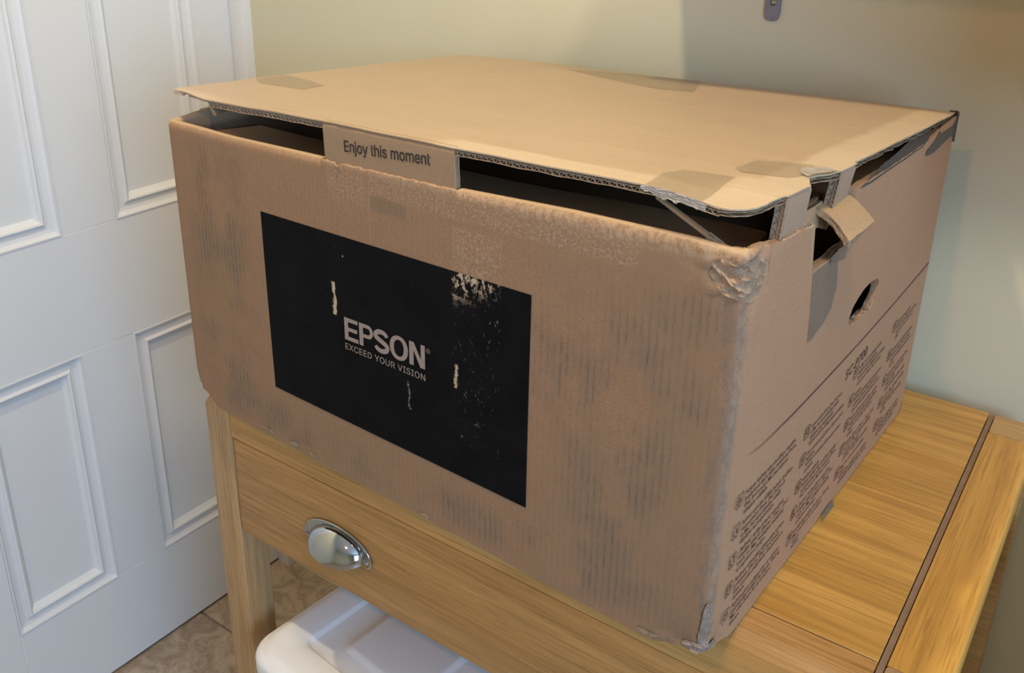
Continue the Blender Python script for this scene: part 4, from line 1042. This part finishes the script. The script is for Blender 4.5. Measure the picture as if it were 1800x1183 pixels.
GL = {'A':(567,[[(16,0),(201,509),(276,509),(463,0),(395,0),(287,302),(280,323),(272,346),(264,372),(255,402),(244,438),(232,478),(245,478),(233,437),(222,402),(213,371),(204,345),(197,322),(191,302),(85,0)],[(110,142),(110,199),(370,199),(370,142)]]),'C':(598,[[(267,-7),(225,-3),(186,7),(150,25),(119,49),(92,79),(70,115),(53,157),(44,203),(40,254),(44,305),(53,352),(70,393),(92,429),(119,459),(150,484),(186,501),(225,512),(267,516),(293,514),(317,511),(340,504),(362,496),(383,485),(402,471),(419,456),(435,438),(448,418),(459,397),(467,373),(473,348),(408,348),(404,365),(397,380),(389,395),(380,407),(369,418),(357,428),(344,437),(330,444),(315,449),(300,453),(284,455),(267,456),(237,453),(209,445),(184,432),(161,414),(141,391),(125,364),(113,332),(106,295),(103,254),(106,213),(113,177),(125,145),(141,117),(161,94),(184,76),(210,63),(237,56),(267,53),(284,54),(300,56),(315,60),(330,65),(344,72),(357,81),(369,90),(380,102),(389,114),(397,128),(404,144),(408,160),(473,160),(467,135),(459,112),(448,91),(435,71),(420,53),(402,38),(383,24),(363,13),(341,5),(317,-2),(293,-6)]]),'D':(590,[[(219,0),(96,0),(96,57),(215,57),(254,60),(288,68),(318,81),(343,99),(363,122),(379,149),(390,181),(397,216),(399,255),(397,294),(390,329),(379,361),(364,388),(344,410),(320,428),(291,441),(258,449),(221,452),(93,452),(93,509),(225,509),(273,505),(315,495),(353,478),(385,455),(412,426),(433,391),(449,351),(458,306),(462,255),(458,205),(449,159),(433,119),(411,83),(384,54),(351,31),(312,14),(268,3)],[(125,509),(125,0),(60,0),(60,509)]]),'E':(507,[[(60,0),(60,509),(372,509),(372,452),(125,452),(125,286),(355,286),(355,229),(125,229),(125,57),(375,57),(375,0)]]),'F':(498,[[(60,0),(60,509),(369,509),(369,452),(125,452),(125,278),(346,278),(346,221),(125,221),(125,0)]]),'G':(608,[[(269,-7),(225,-3),(185,7),(149,25),(118,49),(91,79),(69,116),(53,157),(43,203),(40,254),(43,305),(53,352),(69,393),(91,429),(117,459),(149,484),(184,501),(223,512),(265,516),(291,514),(316,510),(340,504),(363,494),(384,483),(403,469),(421,453),(436,436),(449,416),(460,395),(468,373),(474,349),(408,349),(402,365),(395,379),(387,393),(378,406),(368,417),(356,427),(344,436),(330,443),(315,448),(300,453),(283,455),(265,456),(236,453),(209,445),(183,432),(160,414),(141,392),(125,364),(113,332),(106,295),(103,254),(106,213),(113,177),(125,145),(141,117),(161,95),(184,76),(210,63),(238,56),(269,53),(296,55),(322,61),(345,71),(365,85),(382,102),(396,123),(407,147),(413,173),(415,202),(434,199),(283,199),(283,256),(478,256),(478,200),(475,160),(466,124),(451,91),(431,62),(406,38),(377,19),(344,5),(308,-4)]]),'H':(605,[[(60,0),(60,509),(125,509),(125,289),(392,289),(392,509),(457,509),(457,0),(392,0),(392,232),(125,232),(125,0)]]),'I':(388,[[(31,0),(31,57),(118,57),(118,452),(31,452),(31,509),(269,509),(269,452),(183,452),(183,57),(269,57),(269,0)]]),'K':(555,[[(104,145),(104,216),(116,231),(128,246),(139,261),(151,275),(162,289),(174,303),(187,317),(199,331),(212,344),(364,509),(448,509),(231,276),(228,276)],[(60,0),(60,509),(125,509),(125,334),(124,225),(125,193),(125,0)],[(372,0),(188,259),(228,309),(449,0)]]),'L':(481,[[(60,0),(60,509),(125,509),(125,57),(361,57),(361,0)]]),'M':(716,[[(60,0),(60,509),(152,509),(277,187),(280,179),(284,170),(287,159),(291,147),(295,135),(299,123),(303,110),(307,97),(311,84),(315,71),(319,60),(322,49),(307,49),(311,59),(314,71),(318,83),(322,95),(326,108),(330,121),(334,134),(338,146),(342,158),(346,169),(349,179),(352,187),(476,509),(568,509),(568,0),(504,0),(504,291),(504,302),(504,314),(504,327),(505,340),(505,354),(505,369),(505,383),(506,398),(506,413),(506,428),(507,443),(507,457),(513,457),(508,441),(503,425),(498,409),(492,393),(487,378),(482,363),(477,348),(472,335),(467,322),(463,310),(459,300),(456,291),(342,0),(286,0),(170,291),(167,300),(163,310),(159,321),(155,333),(150,347),(145,361),(140,376),(134,392),(129,408),(124,424),(118,441),(112,457),(119,457),(119,444),(120,430),(120,416),(120,401),(121,386),(121,372),(121,357),(121,342),(122,328),(122,315),(122,302),(122,291),(122,0)]]),'N':(611,[[(60,0),(60,509),(136,509),(343,183),(349,174),(355,163),(363,151),(371,137),(379,122),(388,107),(396,90),(405,73),(414,55),(405,54),(403,72),(402,90),(401,108),(400,126),(399,142),(399,157),(399,171),(399,184),(399,195),(399,509),(463,509),(463,0),(387,0),(202,290),(194,303),(186,317),(177,331),(168,346),(159,363),(148,381),(136,402),(123,425),(108,452),(119,454),(120,429),(121,406),(122,384),(123,363),(124,345),(124,328),(125,313),(125,301),(125,291),(125,0)]]),'O':(621,[[(267,-7),(225,-3),(186,7),(150,25),(119,49),(92,79),(70,115),(53,157),(44,203),(40,254),(44,305),(53,352),(70,393),(92,429),(119,459),(150,484),(186,501),(225,512),(267,516),(309,512),(348,501),(384,484),(415,459),(442,429),(464,393),(480,352),(490,305),(493,254),(490,203),(480,157),(464,115),(442,79),(415,49),(384,25),(348,7),(309,-3)],[(267,53),(296,55),(324,63),(349,76),(372,94),(392,116),(408,144),(420,176),(428,213),(430,254),(428,295),(420,332),(408,365),(392,392),(372,415),(349,433),(324,446),(296,453),(267,456),(237,453),(210,445),(184,433),(161,415),(142,392),(125,364),(113,332),(106,295),(103,254),(106,213),(113,176),(125,144),(142,117),(161,94),(184,76),(210,63),(237,55)]]),'P':(533,[[(60,0),(60,509),(235,509),(272,506),(305,499),(332,487),(356,471),(375,452),(390,430),(400,404),(407,377),(409,348),(407,318),(400,291),(390,265),(375,243),(356,223),(332,207),(305,195),(272,188),(235,186),(109,186),(109,242),(233,242),(257,244),(279,248),(297,256),(312,266),(324,279),(333,294),(339,310),(343,328),(344,348),(343,367),(339,385),(333,402),(324,416),(312,428),(297,439),(279,446),(257,451),(232,452),(125,452),(125,0)]]),'Q':(621,[[(245,159),(313,159),(369,85),(384,65),(468,-48),(401,-48),(346,27),(331,46)],[(267,-7),(225,-3),(186,7),(150,25),(119,49),(92,79),(70,115),(53,157),(44,203),(40,254),(44,305),(53,352),(70,393),(92,429),(119,459),(150,484),(186,501),(225,512),(267,516),(309,512),(348,501),(384,484),(415,459),(442,429),(464,393),(480,352),(490,305),(493,254),(490,203),(480,157),(464,115),(442,79),(415,49),(384,25),(348,7),(309,-3)],[(267,53),(296,55),(324,63),(349,76),(372,94),(392,116),(408,144),(420,176),(428,213),(430,254),(428,295),(420,332),(408,365),(392,392),(372,415),(349,433),(324,446),(296,453),(267,456),(237,453),(210,445),(184,433),(161,415),(142,392),(125,364),(113,332),(106,295),(103,254),(106,213),(113,176),(125,144),(142,117),(161,94),(184,76),(210,63),(237,55)]]),'R':(537,[[(60,0),(60,509),(236,509),(273,506),(305,500),(333,489),(356,473),(376,455),(390,433),(401,408),(407,381),(409,352),(407,323),(401,296),(390,271),(376,250),(356,232),(333,217),(305,206),(273,200),(236,198),(96,198),(96,255),(234,255),(258,256),(280,260),(298,267),(313,276),(325,287),(334,300),(340,316),(344,333),(345,352),(344,371),(340,389),(334,405),(325,419),(313,430),(298,440),(279,446),(258,451),(233,452),(125,452),(125,0)],[(353,0),(230,229),(303,229),(428,0)]]),'S':(534,[[(224,-9),(188,-7),(156,-1),(128,9),(102,23),(81,40),(64,60),(51,83),(42,109),(38,137),(104,137),(108,118),(114,102),(123,88),(136,76),(150,66),(166,59),(185,53),(204,50),(224,49),(246,50),(267,54),(286,60),(303,69),(317,79),(329,92),(338,106),(344,122),(346,139),(344,154),(340,168),(332,179),(322,189),(310,197),(296,205),(280,211),(263,217),(245,222),(184,239),(145,253),(112,269),(86,289),(67,313),(56,341),(52,372),(54,400),(62,425),(75,448),(92,468),(113,484),(138,498),(165,508),(195,514),(227,516),(259,514),(289,508),(316,498),(340,484),(360,468),(377,449),(390,427),(398,403),(401,378),(337,378),(332,402),(320,421),(302,437),(280,449),(254,456),(225,459),(204,457),(185,454),(167,448),(152,440),(139,430),(129,418),(121,405),(117,391),(115,376),(117,359),(122,345),(131,334),(142,324),(155,315),(169,308),(184,302),(198,297),(212,293),(264,279),(279,275),(295,270),(312,264),(328,256),(344,248),(359,238),(372,226),(384,213),(395,198),(402,180),(407,161),(408,139),(406,112),(399,87),(386,64),(370,43),(349,25),(323,11),(294,0),(261,-7)]]),'T':(537,[[(32,452),(32,509),(417,509),(417,452),(257,452),(257,0),(193,0),(193,452)]]),'U':(605,[[(259,-8),(220,-6),(186,2),(154,15),(126,33),(103,55),(85,80),(71,108),(63,140),(60,173),(60,509),(124,509),(124,178),(126,155),(132,133),(141,113),(153,95),(169,80),(187,68),(208,59),(232,53),(259,52),(285,53),(309,59),(331,68),(349,80),(364,95),(377,113),(385,133),(391,155),(393,178),(393,509),(457,509),(457,173),(454,140),(446,108),(433,80),(414,55),(391,33),(363,15),(332,2),(297,-6)]]),'V':(567,[[(204,0),(16,509),(84,509),(192,206),(199,187),(207,164),(215,137),(225,106),(236,71),(248,31),(235,31),(247,71),(257,107),(267,138),(276,165),(283,187),(290,206),(395,509),(463,509),(278,0)]]),'X':(562,[[(18,0),(217,284),(217,236),(29,509),(104,509),(178,400),(188,386),(196,373),(204,361),(211,350),(217,340),(223,329),(230,318),(236,305),(243,292),(232,292),(239,305),(246,317),(252,329),(258,339),(265,350),(272,361),(280,373),(288,386),(298,400),(374,509),(446,509),(259,239),(259,287),(456,0),(382,0),(292,129),(283,142),(275,154),(268,165),(262,175),(256,185),(250,195),(244,206),(237,218),(230,231),(244,231),(238,219),(231,207),(225,196),(219,186),(213,176),(206,166),(199,155),(191,143),(182,129),(91,0)]]),'Y':(560,[[(203,0),(203,208),(16,509),(91,509),(192,344),(203,327),(213,309),(222,292),(231,274),(240,254),(250,230),(224,230),(233,254),(242,275),(251,293),(260,310),(270,327),(280,344),(381,509),(455,509),(268,208),(268,0)]]),'Z':(526,[[(42,0),(42,46),(273,385),(284,400),(295,415),(306,431),(318,446),(329,461),(341,476),(348,454),(327,453),(306,453),(285,452),(265,452),(244,452),(223,452),(40,452),(40,509),(397,509),(397,462),(169,129),(157,113),(146,97),(134,81),(122,65),(110,49),(97,33),(90,54),(111,55),(131,56),(152,57),(173,57),(193,57),(214,57),(399,57),(399,0)]]),'e':(492,[[(212,-8),(177,-5),(145,3),(117,16),(92,35),(72,58),(56,85),(44,116),(37,150),(34,187),(36,224),(44,258),(55,290),(71,317),(91,340),(115,359),(142,373),(172,382),(205,384),(226,383),(246,380),(266,374),(285,366),(303,355),(319,341),(334,324),(347,305),(357,282),(365,256),(370,227),(371,194),(371,169),(75,169),(75,221),(338,221),(310,202),(308,226),(304,248),(298,269),(288,286),(277,301),(263,314),(246,323),(227,328),(205,330),(183,328),(164,323),(146,313),(131,301),(119,286),(109,270),(102,251),(97,231),(96,211),(96,178),(98,151),(102,127),(110,106),(121,88),(135,73),(151,61),(169,53),(190,48),(212,46),(227,47),(241,49),(254,53),(265,58),(276,65),(285,73),(294,82),(300,93),(306,105),(365,91),(358,72),(348,55),(335,39),(320,26),(302,14),(283,4),(261,-3),(237,-7)]]),'h':(499,[[(114,227),(114,0),(53,0),(53,509),(114,509),(114,287),(102,287),(116,319),(132,344),(152,362),(175,374),(200,382),(227,384),(252,383),(275,377),(295,369),(313,356),(328,340),(341,321),(350,298),(355,271),(357,240),(357,0),(296,0),(296,235),(293,263),(286,286),(273,304),(256,318),(235,326),(210,329),(192,328),(176,324),(161,317),(147,308),(136,297),(126,283),(119,266),(115,248)]]),'i':(254,[[(53,0),(53,379),(114,379),(114,0)],[(84,443),(73,444),(63,448),(54,455),(47,463),(43,472),(41,483),(43,494),(47,504),(54,512),(63,518),(73,522),(84,524),(95,522),(105,518),(114,512),(121,504),(125,494),(126,483),(125,472),(121,463),(114,455),(105,448),(95,444)]]),'j':(255,[[(53,379),(114,379),(114,-30),(112,-52),(108,-72),(102,-90),(92,-106),(80,-119),(65,-129),(47,-137),(27,-141),(4,-143),(-10,-143),(-10,-87),(2,-87),(18,-85),(31,-80),(40,-72),(47,-61),(51,-46),(53,-29)],[(83,443),(72,444),(62,448),(53,455),(47,463),(42,472),(41,483),(42,494),(47,504),(53,512),(62,518),(72,522),(83,524),(95,522),(105,518),(114,512),(120,504),(125,494),(126,483),(125,472),(120,463),(114,455),(105,448),(95,444)]]),'m':(698,[[(53,0),(53,379),(112,379),(112,295),(108,295),(114,314),(122,331),(132,346),(144,358),(158,368),(172,376),(187,382),(203,385),(219,386),(245,383),(268,375),(287,361),(303,342),(314,320),(321,295),(312,295),(318,312),(326,329),(337,343),(350,356),(364,366),(381,375),(398,381),(417,385),(437,386),(458,385),(478,380),(497,372),(514,361),(529,346),(541,328),(550,307),(555,283),(557,255),(557,0),(496,0),(496,254),(493,279),(485,298),(473,313),(456,323),(438,329),(419,330),(402,329),(387,326),(374,320),(363,312),(353,302),(345,290),(340,277),(336,263),(335,247),(335,0),(274,0),(274,260),(272,280),(265,297),(253,311),(238,322),(220,328),(199,330),(185,329),(171,326),(158,320),(145,312),(135,302),(126,289),(119,274),(115,257),(114,238),(114,0)]]),'n':(498,[[(114,227),(114,0),(53,0),(53,379),(112,379),(112,287),(102,287),(116,319),(132,344),(152,362),(175,374),(200,382),(227,384),(252,383),(275,377),(295,369),(313,356),(328,340),(341,321),(350,298),(355,271),(357,240),(357,0),(296,0),(296,235),(293,263),(286,286),(273,304),(256,318),(235,326),(210,329),(192,328),(176,324),(161,317),(147,308),(136,297),(126,283),(119,266),(115,248)]]),'o':(503,[[(207,-8),(174,-5),(144,3),(117,16),(93,35),(72,58),(56,85),(44,116),(37,150),(34,187),(37,225),(44,260),(56,291),(72,318),(93,341),(117,360),(144,374),(174,382),(207,384),(241,382),(271,374),(299,360),(323,341),(343,318),(359,291),(371,260),(379,225),(381,187),(379,150),(371,116),(359,85),(343,58),(323,35),(299,16),(271,3),(241,-5)],[(207,46),(231,49),(252,55),(270,66),(285,80),(298,97),(307,117),(314,139),(318,163),(319,187),(318,212),(314,236),(307,258),(298,278),(285,296),(270,310),(252,321),(231,328),(207,330),(184,328),(163,321),(145,310),(130,296),(118,278),(108,258),(102,236),(98,212),(96,187),(98,163),(102,139),(108,117),(118,97),(130,80),(145,66),(163,55),(184,49)]]),'s':(454,[[(182,-8),(157,-7),(133,-3),(112,3),(93,12),(76,24),(62,38),(50,54),(41,73),(36,94),(94,107),(101,87),(111,72),(124,60),(141,52),(160,47),(181,45),(206,47),(227,53),(244,62),(258,74),(265,88),(268,103),(266,115),(262,126),(254,136),(243,144),(229,150),(212,155),(149,170),(118,180),(92,192),(72,208),(58,227),(50,249),(47,274),(49,295),(55,314),(65,332),(79,347),(95,360),(115,370),(137,378),(161,383),(187,384),(212,383),(234,379),(254,372),(271,363),(286,352),(299,339),(309,324),(318,308),(324,290),(268,277),(262,291),(254,304),(243,316),(228,325),(210,331),(187,333),(166,331),(147,326),(131,317),(119,305),(111,292),(109,277),(110,264),(115,253),(124,243),(136,235),(152,229),(172,223),(229,209),(261,200),(287,187),(306,171),(320,153),(328,131),(331,107),(329,85),(323,65),(312,47),(298,31),(281,18),(260,6),(236,-2),(210,-7)]]),'t':(315,[[(204,379),(204,327),(6,327),(6,379)],[(65,471),(126,471),(126,98),(127,83),(130,70),(136,61),(144,55),(156,51),(170,50),(175,50),(180,50),(185,51),(191,52),(197,53),(202,54),(213,2),(207,0),(200,-2),(192,-3),(184,-3),(176,-4),(168,-4),(138,-1),(113,7),(92,21),(77,41),(68,64),(65,93)]]),'y':(477,[[(47,-139),(61,-86),(71,-87),(83,-89),(94,-90),(104,-89),(113,-86),(122,-81),(130,-74),(138,-64),(145,-51),(151,-36),(163,-1),(17,379),(84,379),(165,155),(173,132),(180,109),(187,87),(193,64),(199,42),(206,21),(184,21),(190,42),(196,64),(202,87),(209,110),(216,132),(224,155),(305,379),(371,379),(204,-58),(196,-77),(187,-93),(177,-107),(165,-119),(153,-128),(139,-136),(125,-141),(109,-144),(91,-145),(82,-145),(73,-144),(65,-143),(57,-142),(52,-140)]])}
def gtext(txt, fat=0, track=0):
    """lettering as flat polygons, 1 unit = cap height"""
    bm = bmesh.new(); x = 0.0
    for ch in txt:
        if ch == ' ': x += 300+track; continue
        adv, loops = GL[ch]; L = []
        for a, lp in enumerate(loops):
            par = sum(inside(lp[0], q) for b, q in enumerate(loops) if b != a) % 2
            ar = sum(lp[k-1][0]*lp[k][1]-lp[k][0]*lp[k-1][1] for k in range(len(lp)))
            if (ar > 0) == bool(par): lp = lp[::-1]
            o = []
            for k in range(len(lp)):
                p0, p1, p2 = Vector(lp[k-1]), Vector(lp[k]), Vector(lp[(k+1) % len(lp)])
                t1 = (p1-p0).normalized(); t2 = (p2-p1).normalized(); nn = Vector((t1.y+t2.y, -t1.x-t2.x))
                if nn.length > 1e-6:
                    nn.normalize(); c = max(0.5, nn.dot(Vector((t1.y, -t1.x)))); p1 = p1+nn*fat/c
                o.append((p1.x, p1.y))
            L.append(o)
        V = []; E = []
        for pl in L:
            b = len(V); V += [Vector(p) for p in pl]; E += [(b+k, b+(k+1) % len(pl)) for k in range(len(pl))]
        rr = delaunay_2d_cdt(V, E, [], 0, 1e-5); P = [(v.x, v.y) for v in rr[0]]
        nv = [bm.verts.new(((x+p[0])/CAP, p[1]/CAP, 0)) for p in P]
        for f in rr[2]:
            c = (sum(P[k][0] for k in f)/3, sum(P[k][1] for k in f)/3)
            if sum(inside(c, q) for q in L) % 2: bm.faces.new([nv[k] for k in f])
        x += adv+track
    bmesh.ops.delete(bm, geom=[v for v in bm.verts if not v.link_faces], context='VERTS')
    me = bpy.data.meshes.new('lettering'); bm.to_mesh(me); bm.free(); return me
CAP = max(p[1] for p in GL['E'][1][0])
def scale_to(me, w, cap, shear=0.0):
    xs = [v.co.x for v in me.vertices]; a = min(xs); k = w/(max(xs)-a)
    for v in me.vertices:
        x = (v.co.x-a)*k; v.co = (x, v.co.y*cap+x*shear, 0)
    return me
me = scale_to(gtext('EXCEED YOUR VISION', 5, -70), 0.0966, 0.0060, 0.010)
fprint('slogan_lettering', me, 0.2528, 0.1436, LOGO, 0.0008)
me = scale_to(gtext('R', 2), 0.0016, 0.0021)
fprint('registered_mark', me, 0.35225, 0.1732, LOGO, 0.0008)
me = polymesh('ring', [(ell(0, 0, 0.0022, 0.0022, 28), [ell(0, 0, 0.00185, 0.00185, 24)])])
fprint('registered_mark', me, 0.3530, 0.17425, LOGO, 0.0008)
me = scale_to(gtext('Enjoy this moment', 11, -95), 0.0955, 0.0094, 0.060)
for v in me.vertices:
    u, z = 0.2602+v.co.x, 0.3290+v.co.y; zt = lz(u, 0.002)-0.005
    v.co = (u, 0.0012+0.0018*((zt-z)/0.052)-0.0003, z)
me.materials.clear(); link('slogan_lettering', me, INK_BLACK, TABF)

# ---- printing on the right side
def sprint(name, me, v0, z0, mat, parent=BX, sl=0.02):
    for v in me.vertices:
        a, b = v0+v.co.x, z0+v.co.y+v.co.x*sl; v.co = (BW+side_off(a, b)+0.0004, a, b)
    me.materials.clear(); return link(name, me, mat, parent)
def zline(v): return lerp(v, [0.03, 0.0594, 0.1117, 0.4526, 0.467], [0.1668, 0.1640, 0.1640, 0.1732, 0.1735])
panel('printed_line', dense([(0.112, zline(0.112)-0.0007), (0.466, zline(0.466)-0.0007), (0.466, zline(0.466)+0.0007), (0.112, zline(0.112)+0.0007)], 0.01), [], 0, 0, lambda a, b, d: (BW+side_off(a, b)+0.0004, a, b), INK, BX)
polys = []
n_ = 34
for i in range(n_):
    v = 0.0366+(0.111-0.0366)*i/(n_-1); h = 0.0013; w = 0.00035+0.0007*(i/n_)
    z = zline(v); polys.append(([(v-w/2, z-h), (v+w/2, z-h), (v+w/2, z+h), (v-w/2, z+h)], []))
sprint('printed_line', polymesh('ticks', polys), 0, 0, INK, sl=0)
me = fit(text_mesh('SC-P700', 1, 0.0, 3), 0.054, 0.0098)
sprint('model_lettering', me, 0.2290, 0.1412, INK, sl=0.06)
def badge(code, v, z):
    w, h, r = 0.0128, 0.0112, 0.0028
    def rr(i, k):
        out = []
        for (ax, ay, a0) in ((w/2-k, -h/2+k, -90), (w/2-k, h/2-k, 0), (-w/2+k, h/2-k, 90), (-w/2+k, -h/2+k, 180)):
            for q in range(5):
                t = math.radians(a0+90*q/4); out.append((ax+(k-i)*math.cos(t), ay+(k-i)*math.sin(t)))
        return out
    sprint('language_badge', polymesh('b', [(rr(0, r), [rr(0.0007, r)])]), v, z, INK)
    t = scale_to(gtext(code, 14, -60), 0.0076, 0.0060)
    for q in t.vertices: q.co.x -= 0.0038; q.co.y -= 0.0030
    sprint('language_badge', t, v, z, INK)
BL = {
 'SK': 'Funkcia AirPrint vám umožňuje okamžitú\nbezdrôtovú tlač z vášho zariadenia iPhone,\niPad, iPod touch a Mac bez nutnosti\ninštalácie ovládača.',
 'LV': 'AirPrint nodrošina tūlītēju bezvadu drukāšanu,\nsavienojumā ar iPhone, iPad, iPod touch\nun Mac, bez nepieciešamības instalēt\ndiskdziņus vai programmatūru.',
 'LT': '„AirPrint“ leidžia iš karto spausdinti\nbelaidžiu būdu iš „iPhone“, „iPad“, „iPod\ntouch“ ir „Mac“ nediegiant tvarkyklių\nar papildomos įrangos.',
 'ET': 'AirPrint võimaldab juhtmevaba kohese\nprintimise iPhone, iPad, iPod touch\nilma et peaks paigaldama draivereid või\ntarkvara.',
 'DA': 'AirPrint giver mulighed for at udskrive\nøjeblikkeligt trådløst fra iPhone, iPad og\nMac uden behov for at installere\ndrivere.',
}
keys = ['SK', 'LV', 'LT', 'ET', 'DA']
cols = [(0.0292, 0.0392, [0.1318, 0.1052, 0.0796, 0.0535, 0.0290], 0.090, keys),
        (0.1500, 0.1590, [0.1290, 0.1030, 0.0775, 0.0515, 0.0255], 0.080, ['FI', 'SV', 'NO', 'EL', 'TR']),
        (0.2585, 0.2675, [0.1365, 0.1090, 0.0835, 0.0575, 0.0315], 0.077, ['PT', 'NL', 'ES', 'IT', 'DE']),
        (0.3680, 0.3765, [0.1390, 0.1085, 0.0810, 0.0555, 0.0295], 0.068, ['FR', 'EN', 'PL', 'HU', 'CS'])]
cnt = 0
for (vb, vt, zs, wd, codes) in cols:
    for k, z in enumerate(zs):
        key = codes[k]
        body = BL.get(key) or BL[keys[(cnt*2+1) % 5]]
        if key not in BL:
            ls = body.split('\n'); body = '\n'.join(ls[(cnt % 4):]+ls[:(cnt % 4)])
            if cnt % 3 == 0: body = '\n'.join(body.split('\n')[:3]+[body.split('\n')[3][:9]])
        cnt += 1
        me = text_mesh(body, 1, 0.012, 1)
        xs = [v.co.x for v in me.vertices]; W_ = max(xs)-min(xs); kx = wd/W_; ky = 0.0056
        for v in me.vertices: v.co = ((v.co.x-min(xs))*kx, v.co.y*ky-0.0006, 0)
        sprint('printed_text', me, vt, z, INK)
        badge(key, vb, z)
